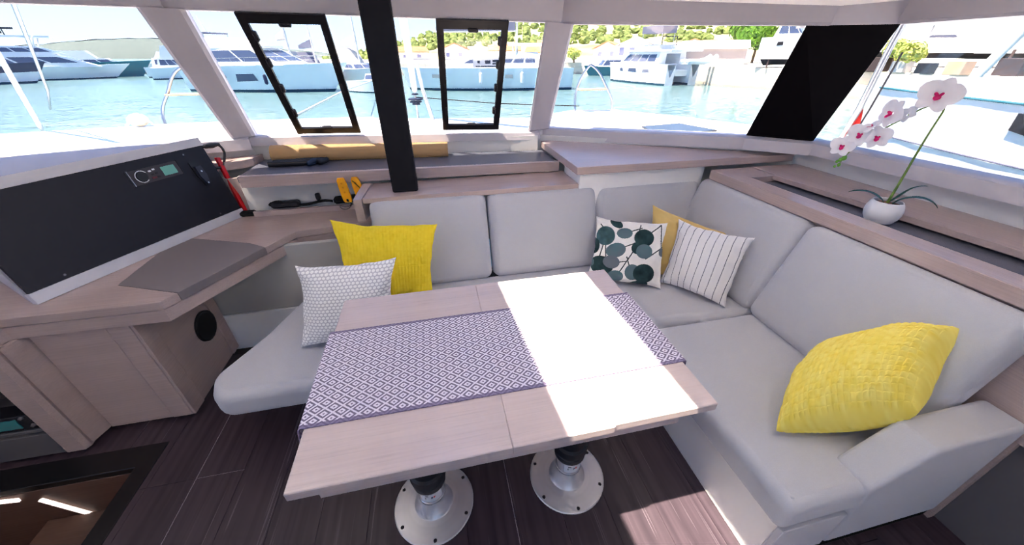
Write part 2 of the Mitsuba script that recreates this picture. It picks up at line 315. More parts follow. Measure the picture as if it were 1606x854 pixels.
# stairwell: black rim, brown steps going down to the left hull
struct('trim_stairwell', join([cbox(WELL[1] - .03, WELL[1] + .05, WELL[2] - .03, WELL[3] + .03, -.03, .004), cbox(WELL[0], WELL[1], WELL[3] - .09, WELL[3] + .03, -.03, .004), cbox(WELL[0], WELL[1], WELL[2] - .03, WELL[2] + .04, -.03, .004)]), 'frame_black', label='black rim around the stairwell in the floor')
struct('wall_stairwell', join([cbox(-1.46, -1.44, .4, 1.4, -.62, -.03), cbox(-2.8, -1.44, 1.28, 1.30, -.62, -.03), cbox(-2.8, -1.44, .43, .45, -.62, -.03)]), 'step_wood')
st = thing('staircase', 'brown wooden steps leading down inside the black-rimmed floor opening', 'stairs')
add(st + '__tread', cbox(-1.99, -1.465, .46, 1.275, -.28, -.25, .004), 'step_wood')
add(st + '__tread', cbox(-2.77, -1.98, .46, 1.275, -.53, -.50, .004), 'step_wood')
add(st + '__riser', cbox(-1.99, -1.97, .46, 1.275, -.50, -.28, .002), 'step_wood')
for i, (a, b) in enumerate((((-2.115, -.040), (-1.985, -.062)), ((-1.924, -.085), (-1.790, -.316)))):  # bright streaks in the well, built as glowing strips
    a, b = V(a[0], 1.272, a[1]), V(b[0], 1.272, b[1]); e = unit(b - a); q = np.cross(e, V(0, 1, 0))
    add('glow_streak', obox((a + b) / 2, e, V(0, 1, 0), q, np.linalg.norm(b - a), .010, .022, .002), 'decal_silver', False, ('short glowing strip standing in for a bright streak, far left inside the stairwell', 'long glowing strip standing in for a bright streak slanting inside the stairwell')[i], 'light', emitter={'type': 'area', 'radiance': {'type': 'rgb', 'value': [.085, .070, .062]}})
struct('floor_lower', cbox(-2.85, -1.44, .4, 1.32, -.66, -.62), 'step_wood')

# ------------------------------------------------------------------ shelves round the front
t = thing('front_shelf', 'long taupe wooden shelf below the windscreen with a raised lip and grey non-slip tray', 'shelf')
add(t + '__lip', hull([(-1.12, 2.318, 1.03), (.83, 2.34, .998), (.83, 2.372, .998), (-1.12, 2.350, 1.03), (-1.12, 2.320, .965), (.83, 2.342, .936), (.83, 2.372, .936), (-1.12, 2.350, .965)]), 'wood_x')
add(t + '__tray', hull([(-1.14, 2.351, 1.018), (.83, 2.373, .984), (.83, 2.765, .984), (-1.14, 2.785, 1.018), (-1.14, 2.351, .985), (.83, 2.373, .955), (.83, 2.765, .955), (-1.14, 2.785, .985)]), 'grip_grey', label='grey non-slip tray surface')
t = thing('corner_shelf', 'taupe wooden corner shelf under the left front window, behind the navy console', 'shelf')
P = [(-1.135, 2.775), (-1.152, 2.65), (-1.19, 2.612), (-1.345, 2.538), (-1.47, 2.635), (-1.22, 2.735)]
add(t, prism(P, 1.01, 1.06, .003), 'wood_x')
t = thing('corner_counter', 'wide taupe wooden corner counter on a white base under the right front window', 'counter')
add(t + '__top', prism([(.83, 2.01), (2.36, 1.99), (2.375, 2.03), (.98, 2.82), (.83, 2.80)], .998, 1.045, .003), 'wood_x')
add(t + '__base', join([cbox(.87, 1.75, 2.055, 2.10, .55, .998), cbox(.87, .91, 2.10, 2.34, .55, .998)]), 'gelcoat', label='white base panel')
t = thing('back_ledge', 'low taupe wooden ledge behind the middle sofa cushions, the black post standing on it', 'ledge')
add(t + '__top', prism([(-.425, 2.07), (.865, 2.055), (.865, 2.36), (-.40, 2.36)], .90, .93, .002), 'wood_x')
add(t + '__end_board', hull([(-.475, 2.06, .80), (-.43, 2.06, .80), (-.475, 2.06, .93), (-.43, 2.06, .93), (-.452, 2.312, .80), (-.40, 2.312, .80), (-.452, 2.312, .945), (-.40, 2.312, .945)]), 'wood_y')
# niche below the shelf
struct('wall_niche', qslab([(-1.22, 2.52, .70), (-.38, 2.52, .70), (-.38, 2.52, .95), (-1.22, 2.52, .98)], (0, 1, 0), .03), 'wall_vinyl')
# right-hand shelf: rail, recessed blue-grey tray, raised inner board
t = thing('side_shelf', 'long taupe wooden side shelf above the right sofa backs with a recessed grey tray', 'shelf')
add(t + '__rail', prism([(1.742, 1.985), (1.771, .57), (1.80, -1.6), (1.925, -1.6), (1.887, .628), (1.86, 1.80), (1.86, 1.985)], .922, .98, .003), 'wood_y')
add(t + '__end_board', prism([(1.862, 1.785), (2.035, 1.785), (2.035, 1.985), (1.862, 1.985)], .93, .979, .002), 'wood_x')
add(t + '__tray', prism([(1.87, -1.6), (2.37, -1.6), (2.37, 1.78), (1.87, 1.78)], .925, .945, 0), 'grip_grey', label='grey non-slip tray surface')
add(t + '__inner_board', prism([(2.02, 1.783), (2.105, .743), (2.20, -1.6), (2.378, -1.6), (2.378, 1.97), (2.04, 1.97), (2.04, 1.783)], .957, .985, .002), 'wood_y')
add(t + '__front_panel', cbox(1.80, 1.83, -1.6, 2.0, .50, .921, .002), 'wood_y')

# ------------------------------------------------------------------ sofa: bases and cushions
def soft_prism(poly, z0, z1, r, steps=6):
    poly = sg.polygon.orient(poly if isinstance(poly, sg.Polygon) else sg.Polygon(poly)); pts = np.array(poly.exterior.coords)[:-1]; n = len(pts)
    a = np.roll(pts, 1, 0) - pts; b = np.roll(pts, -1, 0) - pts; a /= np.linalg.norm(a, axis=1, keepdims=True); b /= np.linalg.norm(b, axis=1, keepdims=True)
    nb = np.stack([-b[:, 1], b[:, 0]], 1); na = np.stack([a[:, 1], -a[:, 0]], 1); nn = (na + nb) / (1 + (na * nb).sum(1))[:, None]
    prof = [(r * (1 - math.sin(s)), z0 + r * (1 - math.cos(s))) for s in np.linspace(0, np.pi / 2, steps)] + [(r * (1 - math.cos(s)), z1 - r * (1 - math.sin(s))) for s in np.linspace(0, np.pi / 2, steps)]
    v = np.vstack([np.c_[pts + nn * d, np.full(n, z)] for d, z in prof]); F = []; L = len(prof)
    for l in range(L - 1):
        i = np.arange(n); j = (i + 1) % n
        F += [np.stack([l * n + i, l * n + j, l * n + n + j], 1), np.stack([l * n + i, l * n + n + j, l * n + n + i], 1)]
    top = pts + nn * prof[-1][0]; v2, f2 = trimesh.creation.triangulate_polygon(sg.Polygon(top), engine='earcut')
    order = np.array([int(np.argmin(((top - q) ** 2).sum(1))) for q in v2]); f2 = order[f2]
    s = np.cross(top[f2[:, 1]] - top[f2[:, 0]], top[f2[:, 2]] - top[f2[:, 0]]); f2[s < 0] = f2[s < 0][:, ::-1]
    F += [f2 + (L - 1) * n, f2[:, ::-1]]
    return trimesh.Trimesh(v, np.vstack(F), process=False)
def rounded(poly, r): return sg.Polygon(poly).buffer(-r, join_style=1, quad_segs=10).buffer(r, join_style=1, quad_segs=10).segmentize(.06)
t = thing('sofa', 'L-shaped pale grey sofa base with white plinths along the back and right side', 'sofa')
add(t + '__plinth', cbox(.985, 1.79, .375, 2.04, .0, .278, .004), 'gelcoat', label='white plinth under the right bench')
add(t + '__plinth', cbox(-.60, .984, 1.62, 2.04, .0, .278, .004), 'gelcoat', label='white plinth under the back bench')
add(t + '__end_panel', cbox(.978, 1.2435, .352, .3745, .055, .277, .003), 'upholstery')
add(t + '__toe_kick', cbox(1.02, 1.80, .36, .3745, .0, .054, .002), 'rubber', label='black toe kick')
add(t + '__side_panel', cbox(-1.40, -.41, 2.055, 2.085, .268, .698, .006), 'upholstery_panel', label='beige-grey upholstered panel under the chart table')
add(t + '__lower_panel', cbox(-1.40, -.60, 2.05, 2.08, .0, .267, .003), 'gelcoat', label='white panel below the upholstered one')
CU = 'pale grey seat and back cushions of the sofa'
def soft(key, m, label, group=None): return add(key, m, 'upholstery', 40, label, 'cushion', group)
poly = sg.Polygon([(.935, 1.265), (1.60, 1.255), (1.60, 1.93), (-.84, 1.93), (-.945, 1.62), (-1.075, 1.36), (-1.02, 1.215), (.90, 1.215)])
poly = poly.buffer(-.09, join_style=1, quad_segs=12).buffer(.09, join_style=1, quad_segs=12).segmentize(.05)
poly = poly.union(sg.box(1.30, 1.246, 1.66, 1.93)).segmentize(.05)
soft('seat_cushion', soft_prism(poly, .279, .42, .045), 'long pale grey seat cushion with a rounded left end, along the back behind the table')
poly = sg.Polygon([(.95, .355), (1.64, .355), (1.64, 1.238), (.935, 1.238)]).buffer(-.03, quad_segs=8).buffer(.03, quad_segs=8).segmentize(.05)
soft('seat_cushion', soft_prism(poly, .279, .42, .040), 'pale grey right bench seat cushion with the big yellow pillow on its near end')
def back_cushion(w, d, h, tilt, pos, yaw, r=.05):
    m = cushion((w, d, h), r, (.0, .022, .0)); m.apply_translation([0, d / 2, h / 2])
    return place(m, rotz(yaw) @ rotx(-tilt), pos)
ty = math.atan(.38); tx = math.atan(.17 / .505)
soft('back_cushion', back_cushion(.680, .15, .535, ty, (-.062, 1.87, .425), 0), 'pale grey back cushion behind the square yellow pillow, left of the back row')
soft('back_cushion', back_cushion(.705, .15, .530, ty, (.640, 1.87, .425), 0), 'pale grey back cushion in the middle of the back row, free of pillows')
soft('back_cushion', back_cushion(.75, .15, .520, ty, (1.372, 1.875, .425), 0), 'pale grey back cushion in the corner, behind the leaf-print pillow and the mustard pillow')
soft('back_cushion', back_cushion(.785, .15, .535, tx, (1.55, 1.640, .425), -math.pi / 2), 'pale grey right-hand back cushion at the corner, the striped pillow leaning on it')
soft('back_cushion', back_cushion(.775, .15, .535, tx, (1.55, .862, .425), -math.pi / 2), 'pale grey right-hand back cushion nearest the camera, behind the big yellow pillow')
A2 = sg.Polygon([(1.245, .425), (1.405, .585), (1.795, .585), (1.795, .06), (1.245, .06)])
add('armrest', place(soft_prism(A2.buffer(-.02, quad_segs=6).buffer(.02, quad_segs=6).segmentize(.05), .350, .470, .016), np.array([[1, 0, 0], [0, 0, 1], [0, 1, 0]])), 'upholstery', 40, 'pale grey wedge-shaped armrest at the near end of the right bench', 'armrest')
struct('wall_side', join([cbox(1.832, 1.90, -2.55, .40, 0, .90, .002)]), 'grey_wall')
struct('trim_side', hull([(1.80, .345, 0), (1.83, .345, 0), (1.80, .345, .50), (1.83, .345, .50), (1.80, .375, 0), (1.83, .375, 0), (1.80, .375, .50), (1.83, .375, .50)]), 'cabinet_y')

# ------------------------------------------------------------------ chart table, cabinet and console on the left
CT = sg.Polygon([(-2.775, 1.40), (-1.83, 1.40), (-1.775, 1.505),  (-1.204, 1.499), (-1.168, 1.565), (-.851, 2.14), (-.41, 2.205), (-.40, 2.47), (-1.30, 2.50), (-2.50, 2.10), (-2.77, 1.85)])
pad = sg.Polygon([(-1.468, 1.693), (-1.168, 1.565), (-.96, 1.9429), (-1.483, 2.171)]).intersection(CT)
pad = sg.Polygon([(-1.468, 1.693), (-1.165, 1.563), (-.949, 1.955), (-1.05, 2.03), (-1.40, 2.171), (-1.483, 2.171)])
t = thing('chart_table', 'taupe wooden chart table counter on the left with a cut-off corner', 'counter')
add(t + '__top', prism(CT.difference(pad.buffer(.0012, join_style=2)), .70, .74, .002), 'wood_x')
low = CT.buffer(-.004, join_style=2)
add(t + '__apron', prism(low, .635, .696, .002), 'wood_x')
add(t + '__back_step', hull([(-1.17, 2.435, .741), (-.43, 2.435, .741), (-1.17, 2.455, .741), (-.43, 2.455, .741), (-1.17, 2.435, .775), (-.43, 2.435, .775), (-1.17, 2.455, .775), (-.43, 2.455, .775)]), 'wood_x')
add(t + '__niche_side', qslab([(-1.300, 2.53, .741), (-1.222, 2.53, .741), (-1.222, 2.53, .97), (-1.300, 2.53, .97)], (0, 1, 0), .02), 'cabinet_y')
add('writing_pad', prism(pad, .70, .742, .002), 'mat_grey', False, 'dark grey writing surface set into the edge of the chart table, below the console', 'desk pad')
t = thing('cabinet', 'taupe wooden cabinet under the chart table with a round black speaker on its side', 'cabinet')
add(t + '__panel', cbox(-1.745, -1.4725, 1.528, 1.548, .03, .634, .002), 'cabinet_x')
add(t + '__panel', cbox(-1.470, -1.384, 1.524, 1.548, .03, .634, .002), 'cabinet_x')
add(t + '__stile', cbox(-1.3835, -1.370, 1.526, 1.613, .03, .634, .002), 'cabinet_y')
add(t + '__side_panel', cbox(-1.395, -1.375, 1.616, 1.972, .03, .634, .002), 'cabinet_y')
add(t + '__stile', cbox(-1.394, -1.368, 1.974, 2.045, .03, .634, .002), 'cabinet_y')
add(t + '__column', hull([(x, y, z) for z in (.03, .634) for x, y in ((-1.748, 1.545), (-1.776, 1.450), (-1.790, 1.548))]), 'cabinet_y')
add(t + '__column', hull([(x, y, z) for z in (.02, .634) for x, y in ((-1.780, 1.443), (-1.792, 1.422), (-1.865, 1.422), (-1.865, 1.548), (-1.795, 1.548))]), 'cabinet_x')
add(t + '__toe_kick', join([cbox(-2.76, -1.44, 1.59, 1.61, 0.004, .029), cbox(-1.46, -1.44, 1.61, 2.04, 0.004, .029)]), 'rubber', label='black toe kick')
add(t + '__compartment', join([cbox(-2.76, -1.866, 1.70, 1.72, .02, .634), cbox(-2.76, -1.866, 1.435, 1.70, .165, .185), cbox(-2.76, -1.866, 1.425, 1.45, .02, .16)]), 'grey_wall', label='dark open compartment')
sp = add(t + '__speaker', disc(V(-1.3746, 1.890, .325), V(1, 0, 0), .080, .010, 36), 'rubber', label='round black speaker')
add(sp + '__ring', lathe([(.080, 0), (.088, 0), (.088, .008), (.080, .012), (.074, .010)], n=40).apply_transform(np.array([[0, 0, 1, -1.3748], [1, 0, 0, 1.890], [0, 1, 0, .325], [0, 0, 0, 1]])), 'frame_black', 30)
t = thing('marine_electronics', 'small black device with a teal screen and chrome knobs on the compartment shelf', 'electronics')
add(t + '__body', cbox(-2.07, -1.885, 1.44, 1.52, .187, .275, .004), 'plastic_black')
add(t + '__screen', cbox(-2.04, -1.940, 1.436, 1.4405, .205, .260, .001), 'lcd_teal')
for x, z in ((-1.915, .265), (-1.898, .215), (-2.052, .197), (-2.058, .262)): add(t + '__knob', disc(V(x, 1.440, z), V(0, -1, 0), .009, .008), 'alu')
t = thing('blue_light_unit', 'black unit with a blue light higher in the open compartment', 'electronics')
add(t + '__body', cbox(-2.15, -1.90, 1.47, 1.62, .36, .46, .004), 'plastic_black'); add(t + '__lamp', disc(V(-1.945, 1.469, .425), V(0, -1, 0), .016, .004), 'led_blue')

# console: a wedge box, its face tilted back 14 degrees
CA = V(-1.689, 1.589, .742); cu = V(.449, .894, 0); cb = V(-.894, .449, 0); ct = math.radians(14)
cv = cb * math.sin(ct) + H * math.cos(ct); cn = np.cross(cu, cv)
def con(s, t_, d=0): return CA + cu * s + cv * t_ + cn * d
t = thing('console', 'large tilted navigation console with a navy face and white bands, standing on the chart table', 'console')
add(t + '__face', hull([con(s, q, d) for s, d, e in ((0.0, 0, 0),) for s, q, d in ((0.004, .05, 0), (.996, .05, 0), (.996, .445, 0), (.004, .445, 0), (0.004, .05, -.02), (.996, .05, -.02), (.996, .445, -.02), (.004, .445, -.02))]), 'panel_navy')
add(t + '__lower_band', hull([con(s, q, d) for s in (0, 1) for q in (0, .0495) for d in (.003, -.03)]), 'console_white')
add(t + '__upper_band', hull([con(s, q, d) for s in (0, 1) for q in (.4455, .489) for d in (.003, -.03)]), 'console_white')
bk = [V(x, y, 0) for x, y in ((-1.49, 2.60), (-1.61, 2.573), (-2.05, 2.205), (-2.04, 1.86))]
add(t + '__body', hull([con(0, .0, -.032), con(1, .0, -.032), con(1, .485, -.032), con(0, .485, -.032), *[q + H * z for q in bk for z in (.742, 1.213)]]), 'console_top', label='grey body of the console')
for s, q in ((.871, .419), (.865, .065), (.13, .068), (.13, .42)): add(t + '__screw', disc(con(s, q, 0), cn, .005, .002, 10), 'screw')
t = thing('stereo_remote', 'black stereo control with a round dial and green display on the navy console', 'remote control')
add(t + '__body', hull([con(s, q, d) for s in (.572, .808) for q in (.327, .40) for d in (.0005, .010)] ), mat('faceplate', rgb(56, 52, 58), .45, .4))
add(t + '__edge', hull([con(s, q, d) for s in (.568, .5715) for q in (.325, .402) for d in (.0005, .012)]), 'steel')
add(t + '__edge', hull([con(s, q, d) for s in (.8085, .811) for q in (.325, .402) for d in (.0005, .012)]), 'hole_dark')
dl = add(t + '__dial', disc(con(.618, .363, .0102), cn, .026, .009, 30), 'plastic_black')
ring = [con(.618, .363, .014) + (cu * math.cos(a) + cv * math.sin(a)) * .0285 for a in np.linspace(.5, 5.4, 26)]
add(dl + '__ring', tube(ring, .0022, 6), 'decal_silver', True)
add(t + '__display', hull([con(s, q, d) for s in (.718, .786) for q in (.340, .386) for d in (.0102, .0122)]), 'lcd', label='pale green display')
for i, (s, q) in enumerate(((.664, .380), (.684, .384), (.668, .362), (.688, .364), (.690, .344))): add(t + '__button', hull([con(s + a, q + b, d) for a in (-.006, .006) for b in (-.004, .004) for d in (.0102, .013)]), 'decal_silver' if i < 2 else 'hole_dark')
add(t + '__button', hull([con(.668 + a, .345 + b, d) for a in (-.011, .011) for b in (-.005, .005) for d in (.0102, .013)]), mat('dim_red', rgb(92, 28, 40), .4, .4))
t = thing('microphone_holder', 'black microphone clip screwed to the upper right of the navy console', 'holder')
add(t + '__plate', hull([con(s, q, d) for s, q in ((.866, .375), (.908, .378), (.915, .30), (.90, .235), (.885, .232), (.868, .30)) for d in (.0005, .006)]), 'plastic_black')
add(t + '__clip', hull([con(s, q, d) for s, q in ((.874, .345), (.906, .345), (.911, .29), (.899, .24), (.887, .24), (.872, .29)) for d in (.0065, .026)]), mat('clip_navy', rgb(44, 46, 60), .4, .4))
for q in (.315, .248): add(t + '__screw', disc(con(.892, q, .026), cn, .005, .002, 10), 'steel')
# gooseneck lamp and red bar at the console's right end
g = con(1.03, .36, -.06)
path = spline([con(1.002, .312, -.012), con(1.036, .308, -.008), con(1.080, .350, 0), con(1.101, .392, 0), con(1.095, .421, 0), con(1.075, .433, 0)], 26)
t = thing('gooseneck_lamp', 'small black gooseneck reading lamp at the right end of the console', 'lamp')
add(t + '__neck', tube(path, .0065, 8), 'plastic_black', True)
add(t + '__head', tube([path[-1] + V(.012, .02, 0), path[-1], path[-1] + V(-.012, -.024, .001), path[-1] + V(-.030, -.060, .003), path[-1] + V(-.036, -.072, .003)], [.006, .012, .017, .013, .005], 12), 'plastic_black', True)
add('red_bar', hull([con(s, q, d) for s, q in ((1.004, .012), (1.026, .0), (1.034, .365), (1.056, .36)) for d in (-.018, .0)]), 'red_plastic', False, 'long bright red bar leaning against the right edge of the console', 'bar')
# ------------------------------------------------------------------ dining table
t = thing('dining_table', 'pale taupe wooden dining table on two round aluminium pedestals', 'table')
add(t + '__leaf', cbox(-.450, .1172, .557, 1.374, .690, .72, .0025), 'table_wood')
add(t + '__leaf', cbox(.1180, .4169, .557, 1.374, .690, .72, .0025), 'table_wood')
add(t + '__leaf', cbox(.4172, .754, .563, 1.372, .690, .72, .0025), 'table_wood')
add(t + '__frame', cbox(-.385, .640, .570, 1.36, .652, .6895, .002), 'table_wood')
def pedestal(x, y):
    p = t + '__pedestal'
    prof = [(0, 0), (.163, 0), (.1645, .002), (.1645, .005), (.161, .008), (.148, .0095), (.100, .0150), (.080, .0185), (.0735, .024), (.0665, .040), (.0600, .062), (.056, .088), (.0545, .090)]
    k = add(p, lathe(prof, (x, y, 0), 64), 'alu_brushed', 30, label='round aluminium pedestal base')
    add(k + '__column', lathe([(.0500, .086), (.0535, .089), (.0540, .098), (.0515, .100), (.0505, .104), (.0505, .63), (0, .63)], (x, y, 0), 48), 'alu', 30)
    # collar: upper sleeve in black plastic
    add(k + '__collar', lathe([(.0508, .176), (.060, .176), (.064, .182), (.064, .206), (.060, .210), (.060, .216), (.066, .220), (.070, .226), (.070, .262), (.060, .27), (.052, .652), (0, .652)], (x, y, 0), 48), 'plastic_black', 30, label='black plastic collar')
    def band(r, z0, z1, a0, a1, m, lab):
        a = np.linspace(a0, a1, 14); P = np.stack([np.stack([x + r * np.cos(a), y + r * np.sin(a), np.full(14, z)], -1) for z in (z0, z1)])
        Q = np.stack([np.stack([x + (r - .0012) * np.cos(a), y + (r - .0012) * np.sin(a), np.full(14, z)], -1) for z in (z0, z1)])
        add(k + '__' + lab, join([grid_mesh(P), grid_mesh(Q[::-1])]), m)
    front = -math.pi / 2
    band(.0517, .108, .175, front - .75, front + .95, 'decal_silver', 'label')
    band(.0522, .164, .1755, front - .55, front + .95, 'decal_yellow', 'warning_stripe')
    band(.0523, .131, .142, front + .02, front + .16, 'decal_navy', 'mark')
    band(.0523, .133, .144, front + .20, front + .34, 'decal_red', 'mark')
    band(.0523, .146, .152, front - .40, front - .18, 'hole_dark', 'mark')
    band(.0523, .130, .138, front - .44, front - .36, 'hole_dark', 'mark')
    for i in range(6):
        a = .52 + i * math.pi / 3
        add(k + '__screw_hole', disc(V(x + .147 * math.cos(a), y + .147 * math.sin(a), .0088), V(0, 0, 1), .0075, .0018, 14), 'hole_dark')
pedestal(-.166, .835); pedestal(.420, .825)

# runner: woven diamonds, purple on lilac white
def runner_fn(p, n, uv):
    a = dr.abs(uv.x / .050 - dr.floor(uv.x / .050) - .5); b = dr.abs(uv.y / .040 - dr.floor(uv.y / .040) - .5)
    d = (a + b) * 3.0; line = smoothstep(.42, .58, dr.abs(d - dr.floor(d) - .5) * 2)
    yarn = noise(uv.x * 520, uv.y * 520) * .35
    hem = dr.select((uv.y < .012) | (uv.y > .411), 1.0, 0.0)
    c = mix(rgb(222, 214, 226), rgb(98, 84, 112), dr.clip(line * .9 + yarn * .2 - .05, 0, 1))
    return mix(c, rgb(112, 98, 128), hem * .85)
mat('runner_cloth', proc(runner_fn), .9, .15)
xs = np.r_[np.linspace(-.4615, .763, 120)]; ys = np.linspace(.738, 1.161, 44)
def run_z(x, y):
    z = .7232 + .0010 * meshkit.fbm(np.stack([x * 5, y * 5, 0 * x], -1), 3)
    return z
Xg, Yg = np.meshgrid(xs, ys, indexing='ij'); Zg = run_z(Xg, Yg); top = np.stack([Xg, Yg, Zg], -1)
def drop(x, side, z0):
    out = []
    for a in (.5, 1.0): out.append((x + side * .004 * math.sin(a * math.pi / 2), z0 - .004 * (1 - math.cos(a * math.pi / 2))))
    for d in (.012, .024, .032): out.append((x + side * (.0045), z0 - .004 - d))
    return out
left = [np.stack([np.full_like(ys, x), ys - .004 * k, np.full_like(ys, z)], -1) for k, (x, z) in enumerate(drop(xs[0], -1, .7235))][::-1]
right = [np.stack([np.full_like(ys, x), ys, np.full_like(ys, z)], -1) for x, z in drop(xs[-1], 1, .7235)]
Pt = np.concatenate([np.array(left), top, np.array(right)]); Pb = Pt.copy(); Pb[:, :, 2] -= .0026
nl = len(left); Pb[:nl, :, 0] += .0026; Pb[:nl, :, 2] += .0013; Pb[-nl:, :, 0] -= .0026; Pb[-nl:, :, 2] += .0013
s = np.r_[0, np.cumsum(np.linalg.norm(np.diff(Pt[:, 0], axis=0), axis=1))]; uv = np.stack(np.meshgrid(s, ys - .738, indexing='ij'), -1).reshape(-1, 2)
mt, mb = grid_mesh(Pt), grid_mesh(Pb[::-1])
edge_ = [grid_mesh(np.stack([Pb[:, 0], Pt[:, 0]], 1)), grid_mesh(np.stack([Pt[:, -1], Pb[:, -1]], 1))]
euv = [np.repeat(np.stack([s, 0 * s], 1), 2, 0), np.repeat(np.stack([s, 0 * s + .423], 1), 2, 0)]
add('table_runner', join([mt, mb] + edge_), 'runner_cloth', True, 'purple and white diamond-woven runner laid along the dining table', 'table runner', uv=np.vstack([uv, uv.reshape(len(s), -1, 2)[::-1].reshape(-1, 2)] + euv))

# ------------------------------------------------------------------ throw pillows
def pillow(key, tl, tr, br, bl, thick, bsdf, label, n=46, pinch=.055, seed=0, wr=.006, power=.42, ribs=None, ears=.03):
    """Puffed cushion over four corners; uv runs 0-1 left to right and 0-1 top to bottom."""
    tl, tr, br, bl = (np.array(q, float) for q in (tl, tr, br, bl)); g = np.sin(np.linspace(-np.pi / 2, np.pi / 2, n)) * .65 + np.linspace(-1, 1, n) * .35
    U, Vv = np.meshgrid(g, g, indexing='ij')
    U2 = U * (1 - pinch * (1 - Vv ** 2) * np.abs(U) ** 3) ; V2 = Vv * (1 - pinch * (1 - U ** 2) * np.abs(Vv) ** 3)
    wob = lambda t, s: (meshkit.fbm(np.stack([t * 2.6 + s, 0 * t + seed, 0 * t + s], -1), 3) - .5) * wr * 9
    U2 = U2 + wob(Vv, 3 + 5 * (U > 0)) * np.abs(U) ** 5 * (1 - Vv ** 4); V2 = V2 + wob(U, 17 + 5 * (Vv > 0)) * np.abs(Vv) ** 5 * (1 - U ** 4)
    k = 1 + ears * (np.abs(U) * np.abs(Vv)) ** 6; U2, V2 = U2 * k, V2 * k
    wv = meshkit.fbm(np.stack([U * 2.2 + seed, Vv * 2.2, 0 * U + seed], -1), 3) - .5
    a, b = (U2 + 1) / 2, (V2 + 1) / 2
    P = ((1 - a) * (1 - b))[..., None] * tl + (a * (1 - b))[..., None] * tr + (a * b)[..., None] * br + ((1 - a) * b)[..., None] * bl
    nrm = unit(np.cross(bl + br - tl - tr, tr + br - tl - bl)); c = (tl + tr + br + bl) / 4
    if nrm @ (EYE - c) < 0: nrm = -nrm
    hgt = thick / 2 * (np.clip(1 - U ** 2, 0, 1) * np.clip(1 - Vv ** 2, 0, 1)) ** power
    edge = np.clip(1 - np.maximum(np.abs(U), np.abs(Vv)), 0, 1); wave = wr * wv * 6 * np.exp(-((edge - .18) / .16) ** 2)
    F, B = P + nrm * (hgt + np.minimum(wave, hgt * .8) + wv[..., None][..., 0] * wr * 2 * (edge > .0))[..., None], P - nrm * hgt[..., None]
    bend = (wr * 1.2 * np.sin(3.1 * U + seed) * np.abs(Vv) ** 4)[..., None] * nrm; F, B = F + bend, B + bend
    if ribs:
        nu, nv, amp = ribs; ef = np.clip((1 - np.maximum(np.abs(U), np.abs(Vv))) / .05, 0, 1); x, y = a * nu, b * nv
        rb = np.sqrt(np.clip(1 - ((x % 1) * 2 - 1) ** 2, 0, 1)) * (.55 + .45 * np.clip(np.abs((y % 1) - .5) * 5 - .2 + 0 * y, 0, 1) if nv else 1.0)
        if nv: rb = np.sqrt(np.clip(1 - ((x % 1) * 2 - 1) ** 2, 0, 1)) * np.clip(1 - np.abs((y % 1) * 2 - 1) ** 6, 0, 1) ** .5
        F = F + nrm * (rb * amp * ef)[..., None]; B = B - nrm * (rb * amp * ef)[..., None]
    F[0], F[-1], F[:, 0], F[:, -1] = [(F[i] + B[i]) / 2 for i in ((0), (-1), (slice(None), 0), (slice(None), -1))]
    B[0], B[-1], B[:, 0], B[:, -1] = F[0], F[-1], F[:, 0], F[:, -1]
    m1, m2 = grid_mesh(F), grid_mesh(B[::-1]); uv = np.stack([a, b], -1)
    m = trimesh.Trimesh(np.vstack([m1.vertices, m2.vertices]), np.vstack([m1.faces, m2.faces + len(m1.vertices)]), process=False)
    if (np.cross(F[1, 1] - F[1, 0], F[2, 1] - F[1, 0]) @ nrm) > 0: m.faces = m.faces[:, ::-1]
    add(key, m, bsdf, True, label, 'pillow', uv=np.vstack([uv.reshape(-1, 2), uv[::-1].reshape(-1, 2)]))
    return F
# yellow waffle corduroy
def cord_col(p, n, uv):
    r = noise(uv.x * 34, uv.y * 34); q = dr.abs(uv.x * 30 - dr.floor(uv.x * 30) - .5) * 2
    return mix(rgb(226, 196, 36), rgb(240, 214, 66), dr.clip(.35 + .5 * r - .25 * smoothstep(.7, 1, q), 0, 1))
def cord_bump(p, n, uv):
    q = dr.sqrt(dr.maximum(1 - dr.square((uv.x * 30 - dr.floor(uv.x * 30) - .5) * 2), 0)); w = dr.abs(uv.y * 42 - dr.floor(uv.y * 42) - .5)
    return q + .45 * smoothstep(.1, .4, w)
mat('yellow_cord', proc(cord_col), .95, .1, sheen=.4)
mat('yellow_cord_wide', proc(lambda p, n, uv: mix(rgb(232, 208, 84), rgb(244, 226, 124), noise(uv.x * 30, uv.y * 30))), .95, .1, sheen=.5)
def dots(p, n, uv):
    k = 23.0; x, y = uv.x * k, uv.y * k * 1.12; row = dr.floor(y); x = x + .5 * (row - 2 * dr.floor(row / 2))
    d = dr.sqrt(dr.square(x - dr.floor(x) - .5) + dr.square((y - row - .5) / 1.05)); g = noise(uv.x * 300, uv.y * 300)
    return mix(rgb(238, 236, 234), rgb(188, 186, 190), smoothstep(.33, .45, d) * (.75 + .25 * g))
mat('dotted_cloth', proc(dots), .9, .15)
def stripes(p, n, uv):
    x = (uv.x - .02) * 9.3 + .02 * dr.sin(uv.y * 9); d = dr.abs(x - dr.floor(x) - .5)
    return mix(rgb(228, 226, 228), rgb(96, 94, 112), smoothstep(.055, .03, d) * .9)
mat('striped_cloth', proc(stripes), .9, .15, bump=lambda p, n, uv: noise(uv.x * 260, uv.y * 260), bscale=.0008)
